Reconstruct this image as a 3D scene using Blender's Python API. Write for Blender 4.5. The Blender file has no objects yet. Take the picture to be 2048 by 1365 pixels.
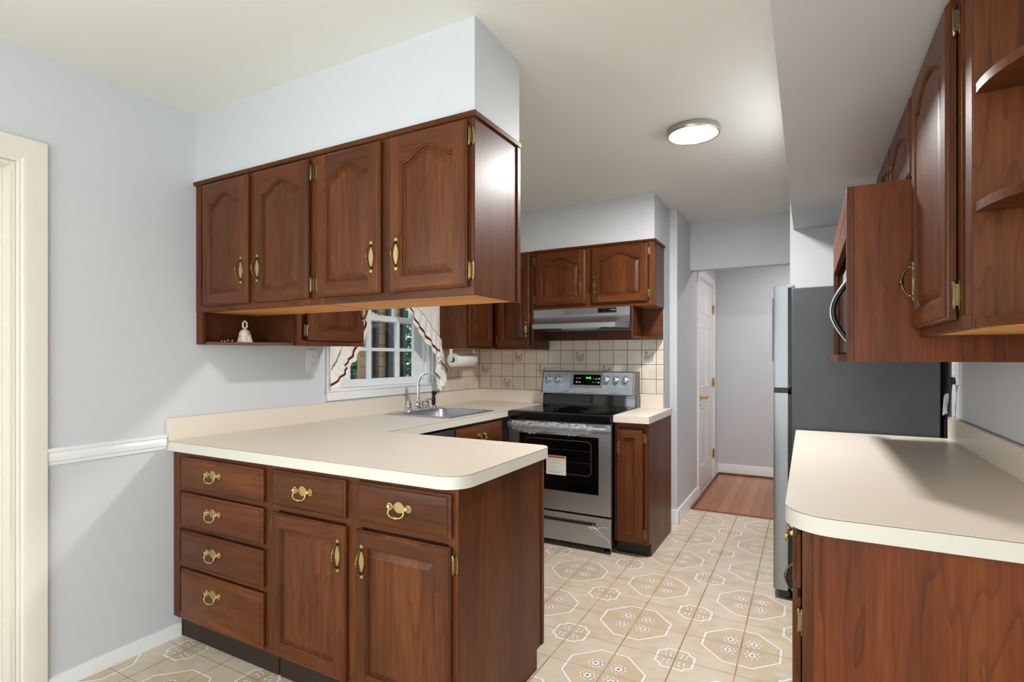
import bpy, bmesh, math, random
from math import sin, cos, pi, radians, hypot, atan2
from mathutils import Vector, Matrix

SC = bpy.context.scene
COL = SC.collection
random.seed(7)

# ------------------------------------------------------------------ camera, light, exposure
cam_d = bpy.data.cameras.new('camera'); cam = bpy.data.objects.new('camera', cam_d); COL.objects.link(cam)
cam.location = (2.5748, -1.5481, 1.2994)
cam.rotation_euler = (radians(90), 0, radians(28.6165))
cam_d.sensor_width = 36; cam_d.lens = 1079.47 / 2048 * 36
cam_d.shift_y = (714.92 - 682.5) / 2048
cam_d.clip_start = .02
SC.camera = cam
SC.view_settings.view_transform = 'Standard'; SC.view_settings.look = 'None'
SC.view_settings.gamma = 1; SC.view_settings.use_curve_mapping = False
SC.view_settings.exposure = 0.68
SC.cycles.use_denoising = True
SC.cycles.sample_clamp_indirect = 5
SC.cycles.max_bounces = 10; SC.cycles.diffuse_bounces = 6
SC.cycles.caustics_reflective = False; SC.cycles.caustics_refractive = False

W = bpy.data.worlds.new('sky'); SC.world = W; W.use_nodes = True
wn = W.node_tree.nodes; wl = W.node_tree.links
tcw = wn.new('ShaderNodeTexCoord'); spw = wn.new('ShaderNodeSeparateXYZ'); wl.new(tcw.outputs['Generated'], spw.inputs[0])
crw = wn.new('ShaderNodeValToRGB'); wl.new(spw.outputs[2], crw.inputs[0])
crw.color_ramp.elements[0].position = 0; crw.color_ramp.elements[0].color = (.80, .88, .95, 1)
crw.color_ramp.elements[1].position = .8; crw.color_ramp.elements[1].color = (.42, .62, .95, 1)
wl.new(crw.outputs[0], wn['Background'].inputs[0]); wn['Background'].inputs[1].default_value = 1.0

def area(name, loc, rot, sx, sy, power, color, shape='RECTANGLE'):
    l = bpy.data.lights.new(name, 'AREA'); l.shape = shape; l.size = sx; l.size_y = sy
    l.energy = power; l.color = color
    o = bpy.data.objects.new(name, l); COL.objects.link(o); o.location = loc; o.rotation_euler = rot
    return o
# daylight through assumed windows behind the camera, the lamps' own light, and added fill
area('assumed_rear_daylight', (1.9, -4.5, 1.45), (radians(90), 0, 0), 2.1, 1.25, 21, (.95, .975, 1))
area('assumed_side_daylight', (-.14, -2.9, 1.4), (0, radians(-90), 0), 1.3, 1.5, 48, (.96, .98, 1))  # added light from the assumed left window, throws shadows to the right
area('right_fill_light', (3.32, -2.7, 1.25), (0, radians(90), 0), 1.9, 1.5, 42, (.96, .98, 1))  # added fill from the right, lifts the left wall
area('kitchen_lamp_light', (2.069, 1.305, 2.425), (0, 0, 0), .24, .24, 28, (1, .985, .965), 'DISK')
area('dining_fill_light', (1.7, -3.0, 2.36), (0, 0, 0), .5, .5, 9, (1, .99, .98), 'DISK')  # added fill from the unseen dining ceiling
area('hall_lamp_light', (2.75, 4.05, 2.36), (0, 0, 0), .28, .28, 9, (1, .96, .93), 'DISK')

# ------------------------------------------------------------------ materials
def lin(c):
    return tuple(((v / 255) / 12.92 if v / 255 <= .04045 else ((v / 255 + .055) / 1.055) ** 2.4) for v in c) + (1,)

def pmat(name, rgb, rough=.5, metal=0, coat=0, emis=None, es=0, spec=.5):
    m = bpy.data.materials.new(name); m.use_nodes = True
    b = m.node_tree.nodes['Principled BSDF']
    b.inputs['Base Color'].default_value = lin(rgb); b.inputs['Roughness'].default_value = rough
    b.inputs['Metallic'].default_value = metal; b.inputs['Coat Weight'].default_value = coat
    b.inputs['Coat Roughness'].default_value = .22
    b.inputs['Specular IOR Level'].default_value = spec
    if emis: b.inputs['Emission Color'].default_value = lin(emis); b.inputs['Emission Strength'].default_value = es
    return m

class X:
    """tiny expression wrapper over math nodes"""
    nt = None
    def __init__(s, sock): s.s = sock
    @staticmethod
    def op(o, *a):
        n = X.nt.nodes.new('ShaderNodeMath'); n.operation = o
        for i, v in enumerate(a):
            if isinstance(v, X): X.nt.links.new(v.s, n.inputs[i])
            else: n.inputs[i].default_value = v
        return X(n.outputs[0])
    def __add__(a, b): return X.op('ADD', a, b)
    __radd__ = __add__
    def __sub__(a, b): return X.op('SUBTRACT', a, b)
    def __rsub__(a, b): return X.op('SUBTRACT', b, a)
    def __mul__(a, b): return X.op('MULTIPLY', a, b)
    __rmul__ = __mul__
    def __truediv__(a, b): return X.op('DIVIDE', a, b)
    def abs(a): return X.op('ABSOLUTE', a)
    def rnd(a): return X.op('ROUND', a)
    def fract(a): return X.op('FRACT', a)
    def floor(a): return X.op('FLOOR', a)
    def lt(a, b): return X.op('LESS_THAN', a, b)
    def gt(a, b): return X.op('GREATER_THAN', a, b)
    def max(a, b): return X.op('MAXIMUM', a, b)
    def min(a, b): return X.op('MINIMUM', a, b)
def hyp(a, b): return X.op('SQRT', a * a + b * b)

def mixc(nt, f, a, b):
    n = nt.nodes.new('ShaderNodeMix'); n.data_type = 'RGBA'
    for i, v in ((0, f), (6, a), (7, b)):
        v = v.s if isinstance(v, X) else v
        if hasattr(v, 'default_value') or hasattr(v, 'is_linked'): nt.links.new(v, n.inputs[i])
        else: n.inputs[i].default_value = v
    return n.outputs[2]

def coords(nt, scale, rand=True):
    tc = nt.nodes.new('ShaderNodeTexCoord'); mp = nt.nodes.new('ShaderNodeMapping')
    mp.inputs['Scale'].default_value = scale
    if rand:
        oi = nt.nodes.new('ShaderNodeObjectInfo'); a = nt.nodes.new('ShaderNodeVectorMath'); a.operation = 'MULTIPLY_ADD'
        cx = nt.nodes.new('ShaderNodeCombineXYZ')
        for i in range(3): nt.links.new(oi.outputs['Random'], cx.inputs[i])
        nt.links.new(cx.outputs[0], a.inputs[0]); a.inputs[1].default_value = (7, 11, 5)
        nt.links.new(tc.outputs['Object'], a.inputs[2]); nt.links.new(a.outputs[0], mp.inputs[0])
    else: nt.links.new(tc.outputs['Object'], mp.inputs[0])
    return mp.outputs[0]

def noise(nt, vec, scale=1, detail=4, rough=.5):
    n = nt.nodes.new('ShaderNodeTexNoise'); nt.links.new(vec, n.inputs['Vector'])
    n.inputs['Scale'].default_value = scale; n.inputs['Detail'].default_value = detail; n.inputs['Roughness'].default_value = rough
    return n.outputs[0]

def ramp(nt, fac, stops):
    r = nt.nodes.new('ShaderNodeValToRGB'); e = r.color_ramp.elements
    nt.links.new(fac.s if isinstance(fac, X) else fac, r.inputs[0])
    while len(e) > len(stops): e.remove(e[-1])
    while len(e) < len(stops): e.new(.5)
    for k, (p, c) in zip(e, stops): k.position = p; k.color = lin(c)
    return r.outputs[0]

def wood(name, axis, dark, mid, light, rough=.38, lines=0, coat=.0):
    m = pmat(name, mid, rough, 0, coat, spec=.26); nt = m.node_tree; X.nt = nt
    k = [26, 26, 26]; k['xyz'.index(axis)] = 1.6
    g = noise(nt, coords(nt, k), 3, 6, .65)
    k2 = [4, 4, 4]; k2['xyz'.index(axis)] = .5
    t = noise(nt, coords(nt, k2), 1.5, 3, .5)
    f = X(g) * .45 + X(t) * .55
    c = ramp(nt, f, [(.30, dark), (.52, mid), (.72, light)])
    if lines:
        k3 = [4.2, 4.2, 4.2]; k3['xyz'.index(axis)] = .5
        v = X(noise(nt, coords(nt, k3), 1.1, 3, .5))
        w = (v * 20).fract(); n4 = X(noise(nt, coords(nt, k2), .9, 2))
        l = (1 - w / .24).max(0.0) * ((n4 - .30) * 5).max(0.0).min(1.0) * lines
        c = mixc(nt, l, c, lin(tuple(q * .4 for q in dark)))
    nt.links.new(c, nt.nodes['Principled BSDF'].inputs['Base Color'])
    return m

CH = ((56, 27, 10), (92, 48, 21), (120, 69, 33))
WV = wood('cherry_vertical', 'z', *CH, lines=.35)
WH = wood('cherry_horizontal', 'x', *CH, lines=.3)
WY = wood('cherry_depth', 'y', *CH)
WP = wood('cherry_veneer', 'z', (76, 35, 14), (108, 53, 23), (130, 71, 34), .38, .65)
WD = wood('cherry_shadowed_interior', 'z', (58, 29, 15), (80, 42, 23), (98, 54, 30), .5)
OAK = wood('oak_underside', 'x', (176, 110, 44), (204, 143, 70), (222, 168, 96), .5, .25, 0)
OAKY = wood('oak_underside_depth', 'y', (176, 110, 44), (204, 143, 70), (222, 168, 96), .5, .25, 0)
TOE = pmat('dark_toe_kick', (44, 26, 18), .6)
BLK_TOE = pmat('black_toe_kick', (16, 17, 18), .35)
WALL = pmat('blue_grey_paint', (205, 208, 213), .55)
CEIL = pmat('ceiling_paint', (228, 230, 225), .75)
TRIM = pmat('white_trim_paint', (236, 238, 240), .3)
CREAM = pmat('cream_trim_paint', (224, 220, 209), .32)
DOORW = pmat('white_door_paint', (232, 232, 232), .35)
LAM = pmat('cream_laminate', (226, 216, 202), .34)
LAME = pmat('cream_laminate_edge', (216, 212, 202), .35)
SEAM = pmat('laminate_seam', (70, 48, 34), .6)
BRASS = pmat('aged_brass', (206, 182, 130), .3, 1)
BRASSD = pmat('dark_antique_brass', (120, 96, 58), .3, 1)
HBR = pmat('worn_hinge_brass', (136, 118, 82), .38, 1)
BRIGHT = pmat('bright_brass', (232, 190, 96), .2, 1)
STEEL = pmat('stainless_steel', (188, 190, 194), .3, 1)
STEELD = pmat('dark_steel', (120, 122, 124), .38, 1)
STEELF = pmat('fridge_door_steel', (152, 155, 160), .4, 1)
FRSIDE = pmat('charcoal_fridge_side', (72, 74, 78), .42)
CHROME = pmat('chrome', (235, 235, 238), .06, 1)
BGLASS = pmat('black_glass', (7, 7, 8), .05, 0, 0)
BPLAS = pmat('black_plastic', (14, 14, 15), .35)
BENAM = pmat('black_enamel', (14, 14, 15), .14, 0, .0)
WPLAS = pmat('white_plastic', (226, 226, 224), .35)
GREYL = pmat('grey_print', (196, 196, 192), .5)
PRINT = pmat('dark_print', (90, 90, 92), .6)
PAPER = pmat('white_paper', (232, 230, 224), .8)
ORANGE = pmat('orange_print', (206, 84, 30), .6)
LED = pmat('green_led', (40, 230, 60), .5, 0, 0, (60, 255, 60), 1.6)
DIFF = pmat('lamp_diffuser', (255, 252, 244), .4, 0, 0, (255, 250, 238), 5)
PORC = pmat('cream_porcelain', (226, 220, 204), .3, 0, .3)
FAB = pmat('cream_muslin', (244, 241, 233), .9)
MAR = pmat('maroon_ribbon', (92, 26, 38), .8)
GROUT = pmat('tile_grout', (128, 106, 86), .9)
TLEAF = pmat('brown_leaf_glaze', (140, 114, 102), .4)
THRESH = pmat('oak_threshold', (120, 70, 40), .4)
NICKEL = pmat('brushed_nickel', (190, 186, 176), .3, 1)
CARD = pmat('brown_cardboard', (92, 72, 54), .9)
LEAFS = [pmat('leaf_green', (92, 146, 70), .6), pmat('leaf_light', (156, 196, 122), .6), pmat('leaf_dark', (38, 78, 44), .6)]
GRASS = pmat('lawn_grass', (96, 132, 66), .9)
POST = pmat('dark_porch_post', (52, 50, 52), .6)
PLANK = wood('cedar_siding', 'y', (140, 98, 64), (186, 140, 98), (212, 168, 124), .7, 0, 0)
BARK = pmat('tree_bark', (84, 66, 50), .9)

def mottled(m, a, b, scale, stretch=(1, 1, 1), lo=.35, hi=.7):
    nt = m.node_tree; X.nt = nt
    c = ramp(nt, noise(nt, coords(nt, stretch), scale, 4), [(lo, a), (hi, b)])
    nt.links.new(c, nt.nodes['Principled BSDF'].inputs['Base Color'])
mottled(FRSIDE, (60, 62, 65), (67, 69, 72), 5)
TILE = pmat('beige_wall_tile', (216, 204, 186), .22, 0, .2); mottled(TILE, (210, 198, 180), (222, 211, 194), 9)

def brushed(m, axis):
    nt = m.node_tree; X.nt = nt; k = [260, 260, 260]; k['xyz'.index(axis)] = 2
    n = noise(nt, coords(nt, k), 1, 2)
    r = X(n) * .18 + .27
    nt.links.new(r.s, nt.nodes['Principled BSDF'].inputs['Roughness'])
brushed(STEEL, 'x')

def film_mat(name, tint, white):
    m = bpy.data.materials.new(name); m.use_nodes = True; nt = m.node_tree
    b = nt.nodes['Principled BSDF']; b.inputs['Base Color'].default_value = lin(tint); b.inputs['Roughness'].default_value = .14
    tr = nt.nodes.new('ShaderNodeBsdfTransparent'); mx = nt.nodes.new('ShaderNodeMixShader')
    fr = nt.nodes.new('ShaderNodeLayerWeight'); fr.inputs[0].default_value = .45
    X.nt = nt; f = X(fr.outputs['Facing']) * .75 + white
    nt.links.new(f.s, mx.inputs[0]); nt.links.new(tr.outputs[0], mx.inputs[1]); nt.links.new(b.outputs[0], mx.inputs[2])
    nt.links.new(mx.outputs[0], nt.nodes['Material Output'].inputs[0]); return m
WRAP = film_mat('clear_plastic_wrap', (240, 242, 245), .08)
FILM = film_mat('blue_tint_film', (206, 222, 238), .22)

def glass_mat():
    m = bpy.data.materials.new('window_glass'); m.use_nodes = True; nt = m.node_tree; nt.nodes.remove(nt.nodes['Principled BSDF'])
    tr = nt.nodes.new('ShaderNodeBsdfTransparent'); tr.inputs[0].default_value = (.95, .97, .96, 1)
    gl = nt.nodes.new('ShaderNodeBsdfGlossy'); gl.inputs['Roughness'].default_value = .02
    fr = nt.nodes.new('ShaderNodeLayerWeight'); mx = nt.nodes.new('ShaderNodeMixShader'); X.nt = nt
    f = X.op('POWER', X(fr.outputs['Facing']), 4.0) * .5 + .03
    nt.links.new(f.s, mx.inputs[0]); nt.links.new(tr.outputs[0], mx.inputs[1]); nt.links.new(gl.outputs[0], mx.inputs[2])
    nt.links.new(mx.outputs[0], nt.nodes['Material Output'].inputs[0]); return m
GLASS = glass_mat()

def floor_tile_mat():
    m = pmat('patterned_floor_tile', (222, 205, 180), .28, 0, .15); nt = m.node_tree; X.nt = nt
    T, tx, ty = .2398, 1.8381, 1.0652
    tc = nt.nodes.new('ShaderNodeTexCoord'); sp = nt.nodes.new('ShaderNodeSeparateXYZ'); nt.links.new(tc.outputs['Object'], sp.inputs[0])
    u = (X(sp.outputs[0]) - tx) / T; v = (X(sp.outputs[1]) - ty) / T
    def cell(u, v):
        return (u - (u * .5).rnd() * 2).abs(), (v - (v * .5).rnd() * 2).abs()
    ax, ay = cell(u, v)
    d = (ax.max(ay) / .69).max((ax + ay) / .945)
    ring = d.lt(1) * d.gt(.925)
    line = d.lt(1.012) * d.gt(.913)
    mx, my = cell(u - 1, v - 1)
    sd = (mx.max(my) - .345).max(.165 - hyp(mx - .37, my - .37))
    ring2 = sd.lt(0) * sd.gt(-.055); line2 = sd.lt(.008) * sd.gt(-.063)
    # eight-petalled flowers, one in each quarter of the octagon
    fx = ax - .208; fy = ay - .208
    r = hyp(fx, fy); th = X.op('ARCTAN2', fy, fx)
    c4 = X.op('COSINE', th * 4).abs()
    R = X.op('POWER', c4, 1.3) * .105 + .052
    pet = r.lt(R); pout = r.lt(R + .010)
    k = (th * (4 / pi)).rnd() * (pi / 4)
    da = (th - k)
    dot = (hyp((r - .09) / 1.6, da * r)).lt(.012)
    core = r.lt(.026)
    # sprigs in the small motif
    s = (mx + my) * .7071; t = ((mx - my) * .7071).abs()
    def leaf(s0, t0, a, b, q=1): return hyp((s - s0) / a, (t - t0) / b)
    l1 = leaf(.13, 0, .045, .022); l2 = leaf(.20, .05, .045, .02); l3 = leaf(.26, 0, .035, .016)
    lf = l1.min(l2).min(l3)
    leafw = lf.lt(1); leafo = lf.lt(1.35)
    # tile body
    vec = coords(nt, (1, 1, 1), False)
    n1 = noise(nt, vec, 3.2, 5, .6); n2 = noise(nt, coords(nt, (5, 8, 1), False), 2, 4)
    base = ramp(nt, X(n1) * .6 + X(n2) * .4, [(.36, (206, 186, 160)), (.52, (218, 203, 182)), (.7, (226, 214, 197))])
    incol = ramp(nt, X(n1) * .6 + X(n2) * .4, [(.36, (204, 182, 153)), (.55, (214, 196, 171)), (.7, (222, 207, 186))])
    c = mixc(nt, d.lt(1).max(sd.lt(0)), base, incol)
    outl = lin((150, 132, 118)); white = lin((243, 236, 228))
    c = mixc(nt, line.max(line2) * .8, c, outl); c = mixc(nt, ring.max(ring2), c, white)
    c = mixc(nt, pout * .85, c, lin((128, 108, 100))); c = mixc(nt, pet, c, white)
    c = mixc(nt, dot, c, lin((96, 76, 78))); c = mixc(nt, core, c, lin((142, 120, 104)))
    c = mixc(nt, leafo * (sd.lt(-.06)) * .8, c, lin((150, 132, 122))); c = mixc(nt, leafw * sd.lt(-.06), c, white)
    gu = (u - u.rnd()).abs(); gv = (v - v.rnd()).abs()
    g = gu.lt(.0125).max(gv.lt(.0085))
    gcol = ramp(nt, noise(nt, vec, 6, 3), [(.4, (158, 122, 94)), (.65, (188, 158, 130))])
    c = mixc(nt, g, c, gcol)
    b = nt.nodes['Principled BSDF']; nt.links.new(c, b.inputs['Base Color'])
    nt.links.new((g * .5 + .26).s, b.inputs['Roughness'])
    bp = nt.nodes.new('ShaderNodeBump'); bp.inputs['Strength'].default_value = .25; bp.inputs['Distance'].default_value = .002
    nt.links.new((1 - g).s, bp.inputs['Height']); nt.links.new(bp.outputs[0], b.inputs['Normal'])
    return m
FLOOR = floor_tile_mat()

def plank_floor_mat():
    m = pmat('oak_plank_floor', (178, 112, 66), .25, 0, .2); nt = m.node_tree; X.nt = nt
    tc = nt.nodes.new('ShaderNodeTexCoord'); sp = nt.nodes.new('ShaderNodeSeparateXYZ'); nt.links.new(tc.outputs['Object'], sp.inputs[0])
    p = X(sp.outputs[0]) / .083; i = p.floor()
    rnd = X.op('FRACT', X.op('SINE', i * 12.9898) * 43758.5)
    n = noise(nt, coords(nt, (30, 2, 1), False), 2, 5)
    c = ramp(nt, X(n) * .45 + rnd * .5, [(.15, (134, 74, 36)), (.5, (164, 97, 50)), (.85, (188, 122, 70))])
    c = mixc(nt, p.fract().lt(.025), c, lin((92, 54, 32)))
    nt.links.new(c, nt.nodes['Principled BSDF'].inputs['Base Color']); return m
PLANKS = plank_floor_mat()

# ------------------------------------------------------------------ mesh helpers
def box(bm, x0, x1, y0, y1, z0, z1, mi=0, bev=0):
    v = [bm.verts.new((x, y, z)) for z in (z0, z1) for y in (y0, y1) for x in (x0, x1)]
    fs = [bm.faces.new([v[i] for i in q]) for q in ((0, 2, 3, 1), (4, 5, 7, 6), (0, 1, 5, 4), (2, 6, 7, 3), (0, 4, 6, 2), (1, 3, 7, 5))]
    for f in fs: f.material_index = mi
    if bev:
        es = list({e for f in fs for e in f.edges})
        r = bmesh.ops.bevel(bm, geom=es, offset=bev, segments=2, profile=.5, affect='EDGES', clamp_overlap=True)
        for f in r['faces']: f.material_index = mi
    return fs

def prism(bm, pts, axis, a, b, mi=0, cap=True):
    """polygon pts in the two other axes, extruded along axis from a to b"""
    def mk(p, t):
        return {'x': (t, p[0], p[1]), 'y': (p[0], t, p[1]), 'z': (p[0], p[1], t)}[axis]
    A = [bm.verts.new(mk(p, a)) for p in pts]; B = [bm.verts.new(mk(p, b)) for p in pts]; n = len(pts); fs = []
    for i in range(n): fs.append(bm.faces.new((A[i], A[(i + 1) % n], B[(i + 1) % n], B[i])))
    if cap: fs += [bm.faces.new(A[::-1]), bm.faces.new(B)]
    for f in fs: f.material_index = mi
    return fs

def lathe(bm, prof, c=(0, 0, 0), axis='z', n=24, mi=0, cap=True):
    rings = []
    for r, t in prof:
        ring = []
        for k in range(n):
            a = 2 * pi * k / n; p = (r * cos(a), r * sin(a), t)
            p = {'z': p, 'x': (p[2], p[0], p[1]), 'y': (p[0], p[2], p[1])}[axis]
            ring.append(bm.verts.new((p[0] + c[0], p[1] + c[1], p[2] + c[2])))
        rings.append(ring)
    fs = []
    for a, b in zip(rings, rings[1:]):
        for k in range(n): fs.append(bm.faces.new((a[k], a[(k + 1) % n], b[(k + 1) % n], b[k])))
    if cap and prof[0][0] > 1e-6: fs.append(bm.faces.new(rings[0][::-1]))
    if cap and prof[-1][0] > 1e-6: fs.append(bm.faces.new(rings[-1]))
    for f in fs: f.material_index = mi; f.select = True
    return fs

def tube(bm, pts, rad, n=10, mi=0, cap=True):
    pts = [Vector(p) for p in pts]; rad = rad if isinstance(rad, (list, tuple)) else [rad] * len(pts)
    rings = []; up = Vector((0, 0, 1)); prev = None
    for i, p in enumerate(pts):
        t = (pts[min(i + 1, len(pts) - 1)] - pts[max(i - 1, 0)]).normalized()
        if prev is None:
            a = t.cross(up) if abs(t.z) < .95 else t.cross(Vector((1, 0, 0)))
        else: a = prev - t * prev.dot(t)
        a.normalize(); prev = a; b = t.cross(a)
        rings.append([bm.verts.new(p + (a * cos(2 * pi * k / n) + b * sin(2 * pi * k / n)) * rad[i]) for k in range(n)])
    fs = []
    for A, B in zip(rings, rings[1:]):
        for k in range(n): fs.append(bm.faces.new((A[k], A[(k + 1) % n], B[(k + 1) % n], B[k])))
    for f in fs: f.select = True
    if cap: fs += [bm.faces.new(rings[0][::-1]), bm.faces.new(rings[-1])]
    for f in fs: f.material_index = mi
    return fs

def spline(pts, k=8):
    P = [Vector(p) for p in pts]; out = []
    for i in range(len(P) - 1):
        a, b, c, d = P[max(i - 1, 0)], P[i], P[i + 1], P[min(i + 2, len(P) - 1)]
        for j in range(k):
            t = j / k
            out.append(.5 * ((2 * b) + (c - a) * t + (2 * a - 5 * b + 4 * c - d) * t * t + (3 * b - a - 3 * c + d) * t ** 3))
    out.append(P[-1]); return out

def ball(bm, c, r, mi=0, n=12, sq=(1, 1, 1)):
    pr = [(max(r * sin(pi * i / n), 0), -r * cos(pi * i / n)) for i in range(n + 1)]
    pr[0] = (0, -r); pr[-1] = (0, r)
    v0 = len(bm.verts); fs = lathe(bm, [(q[0] if q[0] > 1e-7 else 1e-7, q[1]) for q in pr], (0, 0, 0), 'z', n + 4, mi)
    bm.verts.ensure_lookup_table()
    for v in list(bm.verts)[v0:]: v.co = Vector((v.co.x * sq[0] + c[0], v.co.y * sq[1] + c[1], v.co.z * sq[2] + c[2]))

def mesh_of(name, bm, mats, ang=22):
    bmesh.ops.remove_doubles(bm, verts=bm.verts, dist=1e-6)
    bmesh.ops.recalc_face_normals(bm, faces=bm.faces)
    for f in bm.faces: f.smooth = True
    for e in bm.edges:
        if len(e.link_faces) != 2: e.smooth = False
        else: e.smooth = e.calc_face_angle(0) < radians(max(ang, 50) if all(f.select for f in e.link_faces) else ang)
    me = bpy.data.meshes.new(name); bm.to_mesh(me); bm.free()
    for m in (mats if isinstance(mats, (list, tuple)) else [mats]): me.materials.append(m)
    return me

def link(name, me, parent=None, loc=(0, 0, 0), rot=(0, 0, 0), label=None):
    o = bpy.data.objects.new(name, me); COL.objects.link(o); o.parent = parent; o.location = loc; o.rotation_euler = rot
    if label: o['label'] = label
    return o

def obj(name, bm, mats, parent=None, loc=(0, 0, 0), rot=(0, 0, 0), label=None, ang=22):
    return link(name, mesh_of(name, bm, mats, ang), parent, loc, rot, label)

def tag(o, label, cat, group=None, kind=None):
    o['label'] = label; o['category'] = cat
    if group: o['group'] = group
    if kind: o['kind'] = kind
    return o

def thing(name, label, cat, loc=(0, 0, 0), rz=0, group=None, kind=None):
    o = link(name, None, None, loc, (0, 0, rz)); o.empty_display_size = .05
    return tag(o, label, cat, group, kind)

def B(): return bmesh.new()

def solo(name, bm, mats, label, cat, loc=(0, 0, 0), rot=(0, 0, 0), group=None, kind=None, ang=22):
    return tag(obj(name, bm, mats, None, loc, rot, None, ang), label, cat, group, kind)

def struct(name, bm, mats, label, cat):
    return solo(name, bm, mats, label, cat, kind='structure')

def text_mesh(name, s, size, mat, parent, loc, rot, extrude=.0003):
    cu = bpy.data.curves.new(name, 'FONT'); cu.body = s; cu.size = size; cu.align_x = 'CENTER'; cu.align_y = 'CENTER'; cu.extrude = extrude
    tmp = bpy.data.objects.new('tmp', cu); COL.objects.link(tmp)
    dg = bpy.context.evaluated_depsgraph_get(); dg.update()
    me = bpy.data.meshes.new_from_object(tmp.evaluated_get(dg)); bpy.data.objects.remove(tmp); bpy.data.curves.remove(cu)
    me.materials.clear(); me.materials.append(mat)
    return link(name, me, parent, loc, rot)

# ------------------------------------------------------------------ the setting
ZC, ZT = 2.46, 2.135          # ceiling, top of the wall cabinets
XR, YR = 3.18, -4.4           # right wall, wall behind the camera

def wall_with_holes(bm, axis, t0, t1, a0, a1, z0, z1, holes):
    """wall slab between t0,t1 along axis; a is the running direction; holes = (a0,a1,z0,z1)"""
    def bx(a, b, c, d):
        if b - a > 1e-4 and d - c > 1e-4:
            box(bm, t0, t1, a, b, c, d) if axis == 'x' else box(bm, a, b, t0, t1, c, d)
    cur = a0
    for (h0, h1, g0, g1) in sorted(holes):
        bx(cur, h0, z0, z1); bx(h0, h1, z0, g0); bx(h0, h1, g1, z1); cur = h1
    bx(cur, a1, z0, z1)

bm = B(); box(bm, 0, XR, YR, 3.245, -.03, 0)
struct('floor', bm, FLOOR, 'beige ceramic kitchen floor tiles with white octagons and flower motifs', 'floor')
bm = B(); box(bm, 0, 4.6, 3.245, 5.2, -.03, -.002)
struct('floor_hallway', bm, PLANKS, 'reddish oak plank floor of the hallway beyond the kitchen', 'floor')
bm = B(); box(bm, -.12, 4.6, YR, 5.2, ZC, ZC + .1)
struct('ceiling', bm, CEIL, 'off-white painted ceiling over kitchen and hallway', 'ceiling')

bm = B(); wall_with_holes(bm, 'x', -.12, 0, YR, 2.84, -.03, ZC, [(-3.65, -2.15, .75, 2.05), (-1.526, -.674, 0, 2.026), (.905, 1.845, 1.10, 2.06)])  # first hole is for the assumed left window
struct('wall_left', bm, WALL, 'pale blue-grey wall with the window and the cream door', 'wall')
bm = B(); box(bm, 0, 1.634, 2.562, 2.84, -.03, ZC); box(bm, 1.634, 1.69, 2.76, 2.84, -.03, ZC)
struct('wall_back', bm, WALL, 'blue-grey wall behind the range', 'wall')
bm = B(); wall_with_holes(bm, 'x', 1.57, 1.69, 2.84, 5.0, -.03, ZC, [(3.70, 4.60, 0, 2.065)])
struct('wall_passage', bm, WALL, 'blue-grey passage wall leading to the white hallway door', 'wall')
bm = B(); box(bm, 1.57, 4.6, 4.88, 5.0, -.03, ZC); struct('wall_hallway', bm, WALL, 'grey wall at the far end of the hallway', 'wall')
bm = B(); box(bm, 1.69, 2.48, 3.30, 3.42, 2.052, ZC); struct('wall_header', bm, WALL, 'grey wall header above the opening to the hallway', 'wall')
bm = B(); wall_with_holes(bm, 'x', XR, XR + .12, YR, 2.44, -.03, ZC, [(-3.5, -1.9, .2, 2.1)]); struct('wall_right', bm, WALL, 'blue-grey wall behind the right countertop', 'wall')
bm = B(); box(bm, 2.48, XR + .12, 2.44, 3.42, -.03, ZC); struct('wall_fridge', bm, WALL, 'pale grey wall behind the far side of the refrigerator', 'wall')
bm = B(); wall_with_holes(bm, 'y', YR - .12, YR, -.12, XR + .12, -.03, ZC, [(.8, 3.0, .8, 2.1)])
struct('wall_rear', bm, WALL, 'blue-grey dining wall with an assumed wide window behind the viewpoint', 'wall')
bm = B(); box(bm, 4.5, 4.6, 3.3, 5.0, -.03, ZC); box(bm, XR, 4.6, 3.3, 3.42, -.03, ZC)
struct('wall_hallway_side', bm, WALL, 'grey side wall of the hallway out of view', 'wall')

bm = B(); box(bm, 0, 1.586, 0, .324, ZT, ZC); struct('wall_soffit_peninsula', bm, WALL, 'blue-grey soffit above the peninsula wall cabinets', 'soffit')
bm = B(); box(bm, 0, 1.634, 2.269, 2.562, ZT, ZC); box(bm, 0, .31, .324, 2.269, ZT, ZC)
struct('wall_soffit_back', bm, WALL, 'blue-grey soffit above the range cabinets', 'soffit')
bm = B(); box(bm, 2.50, XR, -.42, 2.44, ZT, ZC); struct('wall_soffit_right', bm, WALL, 'wide blue-grey soffit over the right cabinets', 'soffit')

# trims
bm = B(); prism(bm, [(0, .880), (.009, .880), (.011, .892), (.017, .897), (.019, .915), (.014, .928), (.022, .935), (.022, .946), (0, .950)], 'y', -.586, -.142)
for v in bm.verts: pass
o = struct('trim_1', bm, TRIM, 'white moulded chair rail on the left wall', 'chair rail')
def baseboard(name, label, parts):
    bm = B()
    for ax, t, s, a, b in parts:      # axis it runs along, wall coordinate, side (+1/-1), from, to
        pr = [(0, 0), (.014, 0), (.014, .085), (.010, .098), (.010, .105), (0, .11)]
        pr = [(t + s * p, z) for p, z in pr]
        prism(bm, pr, 'y' if ax == 'y' else 'x', a, b)
    return struct(name, bm, TRIM, label, 'baseboard')
bm = B(); prism(bm, [(0, 0), (.014, 0), (.014, .048), (.011, .056), (0, .058)], 'y', -.585, -.074); struct('baseboard_left', bm, TRIM, 'low white baseboard under the chair rail on the left wall', 'baseboard')
bm = B(); prism(bm, [(0, 0), (.014, 0), (.014, .085), (.010, .098), (0, .105)], 'y', -4.4, -1.62); struct('baseboard_dining', bm, TRIM, 'white baseboard of the dining wall out of view', 'baseboard')
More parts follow.
